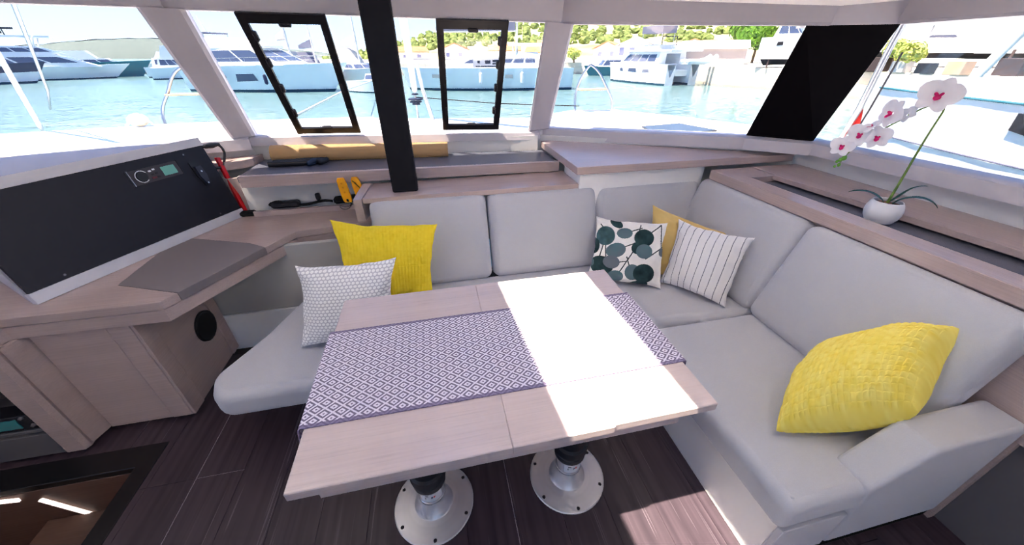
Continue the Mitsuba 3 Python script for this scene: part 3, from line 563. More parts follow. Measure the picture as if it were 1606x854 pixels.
LEAVES = [(.17, .27, .105, .115, 0, 2), (.30, .065, .08, .045, .5, 3), (.43, .20, .085, .062, -.1, 1), (.70, .24, .105, .10, 0, 3), (.34, .47, .11, .085, -.5, 1), (.64, .40, .075, .075, 0, 3), (.72, .44, .085, .085, .2, 1),
          (.17, .74, .13, .12, .2, 3), (.30, .66, .09, .08, 0, 0), (.38, .88, .085, .075, -.3, 1), (.60, .78, .08, .10, 0, 1), (.75, .78, .11, .12, 0, 3), (.70, .97, .10, .05, -.25, 3), (.02, .45, .07, .10, 0, 3), (.0, .72, .05, .06, 0, 1), (.97, .42, .045, .06, .2, 0)]
STEMS = [((.43, .20), (.66, .10)), ((.64, .06), (.60, .30)), ((.70, .24), (.92, .03)), ((.92, .03), (.95, .42)), ((.34, .47), (.60, .32)), ((.60, .40), (.42, .82)), ((.50, .62), (.28, .68)), ((.50, .55), (.56, .72)), ((.17, .27), (.22, .62)), ((.17, .33), (.12, .66)), ((.08, .10), (.17, .20)), ((.75, .55), (.95, .36))]
def leafprint(p, n, uv):
    c = mi.Color3f(rgb(232, 228, 224)); ink = [rgb(98, 106, 116), rgb(82, 112, 118), rgb(52, 78, 80), rgb(28, 44, 48)]
    for (a, b), (e, f) in STEMS:
        L2 = (e - a) ** 2 + (f - b) ** 2; h = dr.clip(((uv.x - a) * (e - a) + (uv.y - b) * (f - b)) / L2, 0, 1)
        d = dr.sqrt(dr.square(uv.x - a - h * (e - a)) + dr.square(uv.y - b - h * (f - b))); c = mix(c, rgb(58, 62, 68), smoothstep(.010, .005, d))
    w = fbm(uv.x * 9, uv.y * 9, 3)
    for x, y, rx, ry, a, k in LEAVES:
        dx, dy = uv.x - x, uv.y - y; ex, ey = (dx * math.cos(a) + dy * math.sin(a)) / (rx * 1.30), (dy * math.cos(a) - dx * math.sin(a)) / (ry * 1.30)
        d = dr.sqrt(dr.square(ex) + dr.square(ey)); tone = mix(ink[k], ink[max(k - 1, 0)], dr.clip(w * 1.5 - .4, 0, 1))
        c = mix(c, tone, smoothstep(1.02, .94, d))
    return c
mat('leaf_cloth', proc(leafprint), .9, .15)
mat('mustard_cloth', proc(lambda p, n, uv: mix(rgb(204, 172, 104), rgb(220, 192, 128), fbm(uv.x * 5, uv.y * 5))), .9, .15)
pillow('square_pillow', (-.570, 1.900, .880), (-.035, 1.840, .830), (-.100, 1.700, .445), (-.545, 1.745, .445), .17, 'yellow_cord', 'square yellow corduroy pillow behind the grey dotted one, against the left back cushion', seed=1, pinch=.07, wr=.009, n=231, ribs=(30, 40, .0035))
pillow('dotted_pillow', (-.665, 1.575, .800), (-.240, 1.555, .800), (-.300, 1.425, .432), (-.720, 1.470, .432), .18, 'dotted_cloth', 'light grey pillow with small white dots, in front of the square yellow pillow', seed=4, pinch=.075, wr=.009, ears=.05)
pillow('leaf_pillow', (.925, 1.865, .778), (1.268, 1.665, .785), (1.225, 1.535, .430), (.850, 1.740, .430), .19, 'leaf_cloth', 'white pillow printed with dark green round leaves, in the sofa corner', seed=2, pinch=.06, wr=.008)
pillow('mustard_pillow', (1.292, 1.860, .818), (1.668, 1.585, .705), (1.52, 1.47, .435), (1.23, 1.72, .435), .12, 'mustard_cloth', 'plain mustard pillow standing behind the leaf-print and the striped pillow', seed=3, pinch=.04, wr=.004)
pillow('striped_pillow', (1.375, 1.700, .780), (1.590, 1.385, .786), (1.475, 1.300, .430), (1.272, 1.605, .430), .18, 'striped_cloth', 'white pillow with thin dark stripes leaning on the right corner back cushion', seed=6, pinch=.07, wr=.008, ears=.05)
pillow('lying_pillow', (1.465, .825, .525), (1.675, .590, .825), (1.425, .452, .640), (1.090, .580, .458), .31, 'yellow_cord_wide', 'large bright yellow corduroy pillow lying against the armrest at the right end', seed=9, pinch=.03, wr=.007, power=.5, n=231, ribs=(24, 20, .0075), ears=-.01)

# ------------------------------------------------------------------ orchid on the side shelf
t = thing('potted_orchid', 'white and magenta orchid in a squat white pot on the right side shelf', 'plant')
px, py = 1.993, 1.152
add(t + '__pot', lathe([(0, 0), (.036, 0), (.050, .006), (.063, .028), (.0675, .050), (.066, .070), (.060, .090), (.053, .101), (.050, .099), (.054, .088), (.057, .068), (.03, .05), (0, .05)], (px, py, .9455), 44), 'ceramic', 35, label='squat white ceramic pot')
add(t + '__soil', lathe([(0, .090), (.03, .089), (.0535, .085), (.0535, .072), (0, .07)], (px, py, .9455), 30), 'soil', 30)
stem = spline([(2.001, 1.158, 1.03), (2.005, 1.156, 1.196), (2.006, 1.154, 1.327), (2.008, 1.150, 1.41), (2.007, 1.153, 1.432), (1.997, 1.170, 1.440), (1.980, 1.200, 1.427), (1.961, 1.234, 1.386), (1.940, 1.271, 1.341), (1.923, 1.301, 1.296), (1.909, 1.327, 1.256), (1.899, 1.344, 1.219), (1.893, 1.354, 1.172)], 60)
add(t + '__stem', tube(stem, np.r_[np.linspace(.0055, .0035, 22), np.linspace(.0034, .0018, 38)], 8), 'stem_green', True)
def blade(path, w, up=V(0, 0, 1), bow=.0):
    P = spline(path, 16); tt = np.gradient(P, axis=0); tt /= np.linalg.norm(tt, axis=1, keepdims=True)
    sd = np.cross(tt, up); sd /= np.linalg.norm(sd, axis=1, keepdims=True); s_ = np.linspace(0, 1, 16); ww = w * np.sin(np.pi * np.clip(s_ * .92 + .06, 0, 1)) ** .6
    nn = np.cross(sd, tt); G = np.stack([P + sd * (c * ww)[:, None] + nn * (abs(c) * ww * .3)[:, None] for c in (-1, -.5, 0, .5, 1)], 1)
    return join([grid_mesh(G), grid_mesh((G - nn[:, None] * .0015)[::-1])])
for i, pth in enumerate(([(1.99, 1.165, 1.035), (1.970, 1.205, 1.062), (1.952, 1.245, 1.066), (1.930, 1.285, 1.050)], [(2.005, 1.14, 1.035), (2.030, 1.10, 1.076), (2.05, 1.065, 1.080), (2.078, 1.025, 1.052)], [(2.00, 1.16, 1.035), (2.03, 1.14, 1.08), (2.05, 1.12, 1.115), (2.065, 1.09, 1.128)])):
    add(t + '__leaf', blade(pth, (.012, .014, .008)[i]), 'leaf_green', 40)
view = lambda c: unit(EYE - c)
def petal(c, x, y, n, L, w, cup=.25, k=9):
    """A petal that starts at c and runs along x, its face towards n."""
    s_ = np.linspace(0, 1, k); G = []
    for s0 in s_:
        ww = w * math.sin(math.pi * min(max(s0 * .90 + .06, 0), 1)) ** .7
        G.append([c + x * (L * s0) + y * (q * ww) + n * (cup * L * (s0 * (1 - s0)) + .10 * abs(q) * ww) for q in np.linspace(-1, 1, 7)])
    G = np.array(G); return join([grid_mesh(G), grid_mesh((G - n * .0008)[::-1])])
def flower(c, size, roll, face, stalk):
    c = np.array(c, float); n = unit(np.array(face, float)); right = unit(np.cross(n, V(0, 0, 1))); upv = np.cross(right, n)
    f = add(t + '__flower', tube(spline([stalk, (np.array(stalk) + c) / 2 + V(0, 0, .008), c - n * .004], 8), .0016, 6), 'stem_green', True, label='white orchid flower with a magenta centre')
    for i in range(5):
        a = roll + math.pi / 2 + i * 2 * math.pi / 5; x = unit(right * math.cos(a) + upv * math.sin(a) + n * .12); y = np.cross(n, x)
        big = i in (1, 4); add(f + '__petal', petal(c + x * .004, x, y, n, size * (.56 if big else .52), size * (.33 if big else .21)), 'petal', 40)
    add(f + '__lip', join([petal(c + n * .006, unit(-upv * .8 + n * .7), right, n, size * .26, size * .10, .1), petal(c + n * .006, unit(right * .7 + upv * .2 + n * .6), upv, n, size * .16, size * .06), petal(c + n * .006, unit(-right * .7 + upv * .2 + n * .6), upv, n, size * .16, size * .06)]), 'lip_magenta', 40, label='magenta lip')
near = lambda q, d=.02: np.array(q) + view(np.array(q)) * d
fl = [((1.991, 1.181, 1.472), .118, .2, (-.75, -.35, .25), (1.997, 1.170, 1.440)), ((1.940, 1.272, 1.398), .100, .5, (-.9, .25, .1), (1.956, 1.243, 1.375)), ((1.920, 1.307, 1.338), .070, -.2, (-.55, .45, .5), (1.930, 1.29, 1.318)),
      ((1.905, 1.333, 1.303), .088, .3, (-.8, -.35, .1), (1.918, 1.31, 1.285)), ((1.934, 1.282, 1.300), .085, -.3, (-.7, -.5, .05), (1.926, 1.296, 1.305)), ((1.884, 1.372, 1.246), .082, .1, (-.8, -.5, .05), (1.902, 1.338, 1.232)), ((1.962, 1.232, 1.396), .06, .9, (.3, .8, .3), (1.964, 1.23, 1.390))]
for c, s_, r_, fc, stk in fl: flower(near(c), s_, r_, fc, stk)
for i, (q, r_) in enumerate((((1.897, 1.349, 1.196), .010), ((1.890, 1.358, 1.186), .0075), ((1.886, 1.366, 1.176), .006), ((1.893, 1.356, 1.162), .007), ((1.887, 1.367, 1.152), .005))):
    m = trimesh.creation.icosphere(2, r_); m.vertices *= [1, 1, 1.25]; m.apply_translation(q); add(t + '__bud', m, 'bud_green', True)

# ------------------------------------------------------------------ black post, opening hatches in the windscreen
add('support_post', cbox(-.262, -.117, 2.135, 2.225, .931, 1.949, .006), 'post_black', False, 'thick matt black post rising from the back ledge to the ceiling', 'post')
def hatch(corners, label, latch_side):
    """Frame over a quad on the windscreen: bl, br, tr, tl."""
    P = np.array(corners); c = P.mean(0); n = unit(np.cross(P[1] - P[0], P[3] - P[0])); n = n if n @ (EYE - c) > 0 else -n
    t = thing('window_hatch', label, 'window'); w = .040
    ex, ey = unit(P[1] - P[0]), unit(P[3] - P[0])
    inn = [P[0] + ex * w + ey * w, P[1] - ex * w + ey * w, P[2] - ex * w - ey * w * 1.15, P[3] + ex * w - ey * w * 1.15]
    bars = []
    for i in range(4):
        j = (i + 1) % 4; bars.append(hull([q + n * d for q in (P[i], P[j], inn[i], inn[j]) for d in (.003, .022)]))
    add(t + '__frame', join(bars), 'frame_black')
    inner = [q + (c - q) * .0 for q in inn]
    for f in (.18, .44, .68, .90):
        for side in (0, 1):
            a, b = (inn[0], inn[3]) if side == 0 else (inn[1], inn[2]); q = a + (b - a) * f; s = 1 if side == 0 else -1
            if side == latch_side: add(t + '__latch', obox(q + ex * s * .006 + n * .020, ex, ey, n, .022, .05, .026, .006), 'plastic_black')
            else: add(t + '__hinge', obox(q - ex * s * .012 + n * .0232, ex, ey, n, .014, .055, .004, .001), 'hole_dark')
    for q, d in (((inn[2] + inn[3]) / 2, -ey), ((inn[0] + inn[1]) / 2, ey)): add(t + '__latch', obox(q + d * .004 + n * .022, ex, ey, n, .06, .020, .022, .005), 'plastic_black')
hatch([(-.874, 2.780, 1.186), (-.477, 2.784, 1.177), (-.479, 2.487, 1.814), (-.907, 2.484, 1.820)], 'black-framed opening hatch in the windscreen left of the black post', 0)
hatch([(.087, 2.787, 1.170), (.492, 2.793, 1.157), (.516, 2.495, 1.796), (.097, 2.493, 1.801)], 'black-framed opening hatch in the windscreen right of the black post', 1)

# ------------------------------------------------------------------ loose things on the shelf and in the niche
def htube(a, b, r, inner, n=32):
    a, b = V(*a), V(*b); L = np.linalg.norm(b - a); z = (b - a) / L; x = unit(np.cross(z, H)); y = np.cross(z, x)
    return place(lathe([(inner, 0), (r - .001, 0), (r, .002), (r, L - .002), (r - .001, L), (inner, L), (inner, .0)], n=n), np.stack([x, y, z], 1), a)
add('paper_roll', htube((-1.050, 2.715, 1.070), (.102, 2.705, 1.038), .0515, .03), 'kraft', 30, 'long brown kraft paper roll lying on the front shelf under the windscreen', 'paper roll')
t = thing('pump_handle', 'black tubular tool with a blue joint lying on the left end of the front shelf', 'tool')
add(t + '__bar', tube([(-1.035, 2.560, 1.035), (-.80, 2.575, 1.032), (-.745, 2.60, 1.031)], .017, 10), 'plastic_black', True)
add(t + '__bar', tube([(-1.02, 2.605, 1.035), (-.72, 2.640, 1.031)], .016, 10), 'plastic_black', True)
add(t + '__joint', tube([(-.80, 2.545, 1.028), (-.775, 2.585, 1.034), (-.735, 2.635, 1.034)], [.014, .020, .012], 10), mat('joint_blue', rgb(28, 44, 70), .4, .4), True)
add(t + '__tip', tube([(-.735, 2.555, 1.032), (-.70, 2.62, 1.034)], [.016, .018], 10), 'plastic_black', True)
def radio(x, lean, label):
    t = thing('hand_remote', label, 'remote control', 'two yellow hand remotes hanging from the shelf lip') if False else thing('hand_remote', label, 'remote control')
    ax = unit(V(1, .04, 0)); az = unit(V(-lean, 0, 1)); ay = np.cross(az, ax); c = V(x, 2.298, .917)
    pts = []
    for u, w_ in ((-.075, .019), (-.06, .025), (.03, .026), (.066, .021), (.076, .015)):
        for sx in (-1, 1):
            for d in (-.010, .010): pts.append(c + az * u + ax * sx * w_ + ay * d)
    add(t + '__body', hull(pts), 'yellow_plastic')
    add(t + '__loop', obox(c - az * .062 - ay * .0105, ax, ay, az, .012, .003, .016, .002), 'rubber')
    for q in (.02, -.01, .045): add(t + '__button', disc(c + az * q - ay * .0102, -ay, .006, .002, 12), mat('amber', rgb(214, 132, 8), .4, .4) if 'amber' not in scene else 'amber')
    return c, ax, az
c, ax, az = radio(-.563, .10, 'yellow hand-held remote hanging below the shelf lip, the left one of two')
add('hand_remote__lanyard', tube(spline([c - az * .07, c - az * .09 + ax * .01, c - az * .105 - ax * .03, c - az * .098 - ax * .06, c - az * .112 - ax * .055, c - az * .115 - ax * .01, c - az * .085 + ax * .014], 30), .0022, 6), 'rubber', True)
c, ax, az = radio(-.482, .11, 'yellow hand-held remote with a dark cord wound round it, the right one of two')
add('hand_remote_001__lanyard', tube(spline([c + az * .06 - ax * .014 + V(0, -.013, 0), c + az * .03 + ax * .006 + V(0, -.014, 0), c - az * .02 + ax * .018 + V(0, -.012, 0), c - az * .07 + ax * .005 + V(0, -.012, 0), c - az * .105 + ax * .004, c - az * .125 + ax * .006], 26), .0022, 6), 'rubber', True)
t = thing('charger', 'black charger box with cables lying in the niche under the front shelf', 'charger')
add(t + '__body', obox(V(-.985, 2.485, .796), V(1, .02, 0), V(0, 1, 0), H, .17, .05, .040, .010), 'plastic_black')
add(t + '__cable', tube(spline([(-1.05, 2.485, .795), (-1.08, 2.48, .80), (-1.05, 2.475, .815), (-1.0, 2.47, .812)], 20), .007, 7), 'rubber', True)
add(t + '__cable', tube(spline([(-.915, 2.485, .79), (-.86, 2.48, .786), (-.81, 2.49, .79), (-.76, 2.485, .80), (-.70, 2.49, .79)], 24), .008, 7), 'rubber', True)
add('adapter_plug', obox(V(-.785, 2.500, .826), V(1, 0, .1), V(0, 1, 0), unit(V(-.1, 0, 1)), .028, .03, .045, .006), 'plastic_black', False, 'small black plug standing among the cables in the niche', 'plug')
add('black_pouch', obox(V(-.59, 2.49, .800), V(1, 0, .05), V(0, 1, 0), unit(V(-.05, 0, 1)), .20, .05, .045, .012), 'rubber', False, 'flat black pouch lying in the niche behind the yellow remotes', 'pouch')
add('black_cloth', obox(V(-1.215, 2.47, .758), unit(V(1, .05, 0)), unit(V(-.05, 1, 0)), H, .085, .05, .030, .008), 'rubber', False, 'small black bag on the chart table beside the foot of the red bar', 'bag')
# ------------------------------------------------------------------ own boat outside
ZW = -.95
struct('trim_deck', prism([(-6.8, -6), (-6.6, 6.55), (-6.0, 6.82), (-3.6, 7.32), (-1.25, 7.27), (-.36, 6.85), (1.66, 6.40), (2.7, 7.15), (3.55, 7.0), (4.10, 6.2), (4.76, 4.90), (4.45, 3.4), (4.2, 1.0), (4.1, -6), (3.0, -6), (3.0, 2.2), (1.0, 3.25), (-1.3, 3.1), (-3.3, 2.4), (-3.3, -6)], .50, .70, .02), 'gelcoat', label='white foredeck seen through the windscreen')
struct('trim_coachroof', join([qslab([(-1.30, 2.90, .60), (.86, 2.90, .60), (.86, 2.86, 1.115), (-1.25, 2.86, 1.16)], (0, 1, 0), .10),
                               qslab([(.86, 2.95, .60), (2.46, 2.05, .60), (2.46, 2.05, 1.10), (.86, 2.95, 1.09)], (.5, .86, 0), .10),
                               qslab([(-2.7, 2.30, .60), (-1.25, 2.88, .60), (-1.25, 2.84, 1.16), (-2.7, 2.30, 1.18)], (-.35, .94, 0), .10)]), 'gelcoat')
struct('trim_hull', join([cbox(2.45, 4.1, -6, 2.4, -1.6, .5, .02), cbox(-6.8, -2.9, -6, 6.0, -1.6, .5, .02), cbox(-2.9, 2.45, -6, 2.9, -1.2, -.70, .02)]), 'gelcoat')
struct('floor_cockpit', cbox(-2.9, 2.45, -6.0, -2.68, -.10, -.01, .01), 'gelcoat')
struct('ceiling_added_hardtop', cbox(-2.8, 2.45, -5.9, -2.69, 2.02, 2.10, .02), 'liner')  # unseen hardtop added to cut the sky light coming in from aft
t = thing('deck_hatch', 'flush deck hatch with dark glass lid, low in the right front window', 'hatch')
add(t + '__lid', prism([(2.95, 4.62), (3.02, 5.03), (3.71, 5.14), (3.86, 4.50), (3.6, 4.46)], .702, .722, .004), mat('smoked_glass', rgb(40, 40, 44), .06, .8))
def rail_thing(key, label, posts, plank, pl_label, m='steel'):
    t = thing(key, label, 'railing')
    for p in posts: add(t + '__tube', tube(spline(p, 16), .022, 8), m, True)
    add(t + '__seat', plank, mat('teak', rgb(206, 170, 140), .6, .3) if 'teak' not in scene else 'teak', label=pl_label)
rail_thing('bow_pulpit', 'bent steel bow railing with a small wooden seat at the left bow', [[(-4.20, 7.22, .70), (-4.16, 7.3, .95), (-4.02, 7.3, 1.13), (-3.85, 7.3, 1.36), (-3.62, 7.3, 1.50)], [(-3.40, 7.22, .70), (-3.42, 7.3, .95), (-3.48, 7.3, 1.13), (-3.52, 7.3, 1.36), (-3.62, 7.3, 1.50)]], cbox(-4.03, -3.47, 7.22, 7.42, 1.10, 1.125, .006), 'wooden seat plank')
rail_thing('bow_pulpit', 'bent steel bow railing with a small wooden seat at the right bow', [[(2.72, 6.95, .70), (2.72, 7.0, .95), (2.74, 7.0, 1.08), (2.84, 6.95, 1.34), (2.92, 6.9, 1.46)], [(3.38, 6.80, .70), (3.34, 6.8, .95), (3.25, 6.8, 1.08), (3.08, 6.85, 1.34), (2.92, 6.9, 1.46)]], cbox(2.72, 3.27, 6.78, 6.98, 1.06, 1.085, .006), 'wooden seat plank')
t = thing('furled_headsail', 'white furled headsail on its stay above a dark drum, in front of the windscreen', 'sail')
add(t + '__sail', tube([(-.19, 6.83, 1.12), (-.205, 6.3, 2.20), (-.25, 4.6, 5.6), (-.25, 3.4, 8)], [.045, .062, .07, .05], 12), 'gelcoat', True)
for z, r in ((1.06, .055), (.985, .125), (.945, .10), (.91, .07)): add(t + '__drum', disc(V(-.195, 6.84, z), V(0, 0, 1), r, .022, 20), mat('drum', rgb(40, 42, 60), .35, .4) if 'drum' not in scene else 'drum')
add(t + '__strut', tube([(-.195, 6.84, .69), (-.195, 6.84, 1.10)], .018, 8), 'steel', True)
add('bow_strut', tube([(-.11, 6.80, 1.55), (-.06, 6.74, 1.15), (.05, 6.61, .70)], .030, 8), 'gelcoat', True, 'thin white strut beside the furled headsail, running down to the deck', 'strut')
add('bow_wire', tube([(-.19, 6.78, 1.03), (1.2, 6.72, .90), (2.69, 6.70, .82)], .007, 6), 'hole_dark', True, 'thin dark wire stretched from the headsail drum to the right bow', 'wire')
add('shroud', tube([(-2.6, 3.6, 2.10), (-3.74, 5.0, 1.63), (-4.6, 6.05, 1.27), (-5.35, 6.9, .99)], .014, 6), 'steel', True, 'thin grey stay crossing the left front window', 'stay')
add('boat_pole', tube([(-3.8, 4.75, 2.60), (-4.78, 5.95, 1.64), (-5.70, 7.02, .715)], .028, 8), 'gelcoat', True, 'thick white pole slanting down to the deck edge in the left front window', 'pole')
add('mooring_rope', tube([(-2.34, 7.30, .71), (-3.2, 17, .45), (-4.64, 40, -.3)], [.022, .028, .05], 6), mat('rope', rgb(226, 222, 214), .8, .2), True, 'pale mooring rope running from the foredeck towards the moored yachts', 'rope')
t = thing('rope_fender', 'round cream rope fender lying on the left edge of the foredeck', 'fender')
m = trimesh.creation.icosphere(3, .11); m.vertices *= [1.2, 1, .85]; m.apply_translation((-4.42, 7.02, .795)); add(t + '__ball', m, mat('cream', rgb(230, 218, 190), .7, .2), True)
add(t + '__rope', tube(spline([(-4.60, 7.0, .72), (-4.52, 6.95, .78), (-4.44, 6.90, .85), (-4.32, 6.96, .82), (-4.24, 7.0, .72)], 20), .018, 6), 'rope', True)
t = thing('gangway_pole', 'slanting grey metal pole with a red flag beside the black corner pillar', 'flag pole')
add(t + '__pole', tube([(4.05, 3.02, .66), (4.02, 2.93, 1.16), (3.98, 2.88, 1.64), (3.9, 2.75, 2.4)], .026, 8), 'steel', True)
add(t + '__wire', tube([(4.06, 2.94, .68), (4.05, 2.86, 1.16), (4.03, 2.80, 1.62)], .008, 6), 'hole_dark', True)
G = np.array([[(4.04 + .03 * math.sin(6 * u) , 2.97 - .15 * u - .07 * v, 1.15 - .40 * v - .02 * u + .02 * math.sin(9 * u)) for u in np.linspace(0, 1, 8) * (0.25 + .75 * v)] for v in np.linspace(0, 1, 10)])
add(t + '__flag', join([grid_mesh(G), grid_mesh((G + V(.004, 0, 0))[::-1])]), mat('flag_red', rgb(226, 50, 40), .7, .2), 40, label='red flag')

# ------------------------------------------------------------------ water
def wave(p, n, uv): return .6 * fbm(p.x * .55 + p.y * .12, p.y * .9, 0, 3) + .28 * noise(p.x * 2.3, p.y * 3.6) + .12 * noise(p.x * 6.1, p.y * 8.3)
def water_col(p, n, uv): return mix(rgb(84, 112, 116), rgb(100, 126, 130), fbm(p.x * .05, p.y * .09, 0, 3))
mat('sea', proc(water_col), .05, .5, bump=wave, bscale=.10, eps=.02)
m = trimesh.Trimesh([[-3000, -300, ZW], [3000, -300, ZW], [3000, 4000, ZW], [-3000, 4000, ZW]], [[0, 1, 2], [0, 2, 3]], process=False)
scene['water'] = mikit.ply(m, 'sea'); tag('water', 'calm turquoise harbour water with soft reflections', 'water', kind='stuff')

# ------------------------------------------------------------------ boats
mat('hull_white', rgb(232, 234, 238), .18, .5); mat('hull_ice', rgb(216, 228, 236), .18, .5); mat('hull_navy', rgb(48, 54, 84), .2, .5); mat('hull_teal', rgb(52, 116, 132), .2, .5)
mat('canvas_grey', rgb(108, 110, 130), .8, .2); mat('canvas_light', rgb(196, 190, 188), .8, .2); mat('boat_glass', rgb(70, 82, 112), .08, .6); mat('boot_dark', rgb(30, 66, 84), .4, .4); mat('fender_navy', rgb(30, 36, 70), .5, .4); mat('antifoul', rgb(40, 44, 52), .7, .2)
mat('yard_brown', rgb(74, 62, 62), .7, .2); mat('mast_alu', rgb(220, 218, 216), .35, .4)  # first one: dark brown of the boat stands and some crates
class Boat:
    def __init__(s, key, label, pos, heading, cat='boat', group=None, z=ZW):
        s.k = thing(key, label, cat, group); s.o = V(pos[0], pos[1], z); a = math.radians(heading); s.R = rotz(a)
    def put(s, part, m, mt, smooth=False, label=None, at=None): 
        return add((at or s.k) + '__' + part, place(m, s.R, s.o), mt, smooth, label=label)
    def P(s, x, y, z): return s.R @ V(x, y, z) + s.o
    def hull(s, L, B, F, mt, bowrise=.25, rake=.9, stripe=True, flare=.75, low=None, offset=0, part='hull', full=2.4):
        def hb(u, zz):
            c = 1.0 if u < .4 else max(0, 1 - ((u - .4) / .6) ** full); fl = flare + (1 - flare) * zz
            return B / 2 * c * (fl if u < .4 else fl ** (1 + 1.5 * (u - .4))) * (.86 + .14 * min(u / .3, 1))
        def sheer(u): return F * (1 + bowrise * u ** 2)
        us = np.linspace(0, 1, 20); zs = (-.25, 0, .12, .4, .7, 1.0)
        def sec(u, z0, side): 
            z = z0 * sheer(u) if z0 > 0 else z0; return V(L * u * (1 - rake / L) + rake * u ** 3 * max(z0, 0), offset + side * hb(u, max(z0, 0)), z)
        for side in (1, -1):
            pass
        G = [[sec(u, z, -1) for z in zs[::-1]] + [sec(u, z, 1) for z in zs] for u in us]; G = np.array(G)
        m = grid_mesh(G); G0 = G[0]; n0 = len(G0); cap = trimesh.Trimesh(np.vstack([G0, G0.mean(0)]), [[i, i + 1, n0] for i in range(n0 - 1)], process=False)
        deck = grid_mesh(np.array([[sec(u, 1, -1) - V(0, 0, .03), sec(u, 1, 1) - V(0, 0, .03)] for u in us]))
        k = s.put(part, join([m, cap]), mt, 30)
        s.put('deck', deck, 'hull_white', at=k)
        if low: 
            G2 = np.array([[sec(u, z, -1) + V(0, -.012, 0) for z in (.55, .3, .12, 0, -.2)] for u in us]); G3 = np.array([[sec(u, z, 1) + V(0, .012, 0) for z in (.55, .3, .12, 0, -.2)] for u in us])
            s.put('lower_hull', join([grid_mesh(G2), grid_mesh(G3)]), low, 30, at=k)
        if stripe:
            G2 = np.array([[sec(u, z, -1) + V(0, -.015, 0) for z in (.10, .0, -.2)] for u in us]); G3 = np.array([[sec(u, z, 1) + V(0, .015, 0) for z in (.10, 0, -.2)] for u in us])
            s.put('waterline_stripe', join([grid_mesh(G2), grid_mesh(G3)]), 'boot_dark', 30, at=k)
        s.hb, s.sheer, s.L, s.F, s.rake, s.off = hb, sheer, L, F, rake, offset; return k
    def cabin(s, x0, x1, w, z0, z1, fr=1.0, br=.3, tumble=.2, mt='hull_white', part='cabin', y=0, glass=(.25, .8), mull=4, gm='boat_glass', front=True, cut=()):
        h = z1 - z0
        def c(x, sy, t): return V(x0 + br * t if x == 0 else x1 - fr * t, y + sy * (w / 2 - tumble * t), z0 + h * t)
        body = hull([c(x, sy, t) for x in (0, 1) for sy in (-1, 1) for t in (0, 1)])
        for q in cut: body = trimesh.boolean.difference([body, trimesh.creation.box(bounds=[[q[0], q[2], q[4]], [q[1], q[3], q[5]]])], engine='manifold')
        k = s.put(part, body, mt)
        if glass:
            a, b = glass
            for sy in (-1, 1):
                q = lambda f, t: V(x0 + br * t + (x1 - fr * t - x0 - br * t) * f, y + sy * (w / 2 - tumble * t + .012), z0 + h * t)
                for i in range(mull):
                    f0, f1 = .06 + .9 * i / mull + .012, .06 + .9 * (i + 1) / mull - .012
                    s.put('window', qslab([q(f0, a), q(f1, a), q(f1, b), q(f0, b)], (0, sy, 0), .015), gm, at=k)
            if front:
                q = lambda f, t: V(x1 - fr * t + .012, y + f * (w / 2 - tumble * t), z0 + h * t)
                for f0, f1 in ((-.9, -.04), (.04, .9)): s.put('window', qslab([q(f0, a), q(f1, a), q(f1, b), q(f0, b)], (1, 0, .3), .015), gm, at=k)
        return k
    def rail(s, u0, u1, h, n=7):
        ms = []; 
        for sd in (-1, 1):
            P = [V(s.L * u * (1 - s.rake / s.L) + s.rake * u ** 3, s.off + sd * s.hb(u, 1) * .95, s.sheer(u)) for u in np.linspace(u0, u1, n)]
            ms.append(tube([p + V(0, 0, h) for p in P], .022, 5)); ms.append(tube([p + V(0, 0, h * .5) for p in P], .012, 5))
            ms += [tube([p, p + V(0, 0, h)], .016, 5) for p in P]
        s.put('rail', join(ms), 'steel', True)
    def hullwindow(s, u0, u1, z0, z1, sides=(-1, 1), m='boat_glass'):
        for sd in sides:
            def q(u, z): return V(s.L * u * (1 - s.rake / s.L) + s.rake * u ** 3 * z, s.off + sd * (s.hb(u, z) + .012), z * s.sheer(u))
            s.put('hull_window', qslab([q(u0, z0), q(u1, z0 + .02), q(u1 - .1 * (u1 - u0), z1), q(u0 + .1 * (u1 - u0), z1)], (0, sd, 0), .02), m)
    def mast(s, x, z0, h, boom=None, cover='canvas_grey', spread=True):
        k = s.put('mast', tube([(x, 0, z0), (x, 0, z0 + h)], [.10, .06], 8), 'mast_alu', True)
        if spread: s.put('spreader', tube([(x, -1, z0 + h * .45), (x, 1, z0 + h * .45)], .03, 5), 'mast_alu', at=k)
        if boom:
            bx, bz = boom; s.put('boom', tube([(x, 0, bz), (bx, 0, bz - .05)], .07, 8), 'mast_alu', True, at=k)
            s.put('sail_cover', hull([V(x + (bx - x) * f, sy * w, bz + dz) for f, hh, w in ((.02, .75, .12), (.5, .5, .2), (.98, .3, .1)) for sy in (-1, 1) for dz in (.02, hh)]), cover, at=k)
def fender(pos, h, r, m, label, group):
    t = thing('fender', label, 'fender', group)
    p = V(*pos); add(t + '__body', lathe([(0, 0), (r * .6, .04), (r, .12), (r, h - .12), (r * .55, h - .03), (0, h)], p, 14), m, True); add(t + '__line', tube([p + V(0, 0, h - .02), p + V(0, 0, h + .55)], .012, 5), 'rope', True)

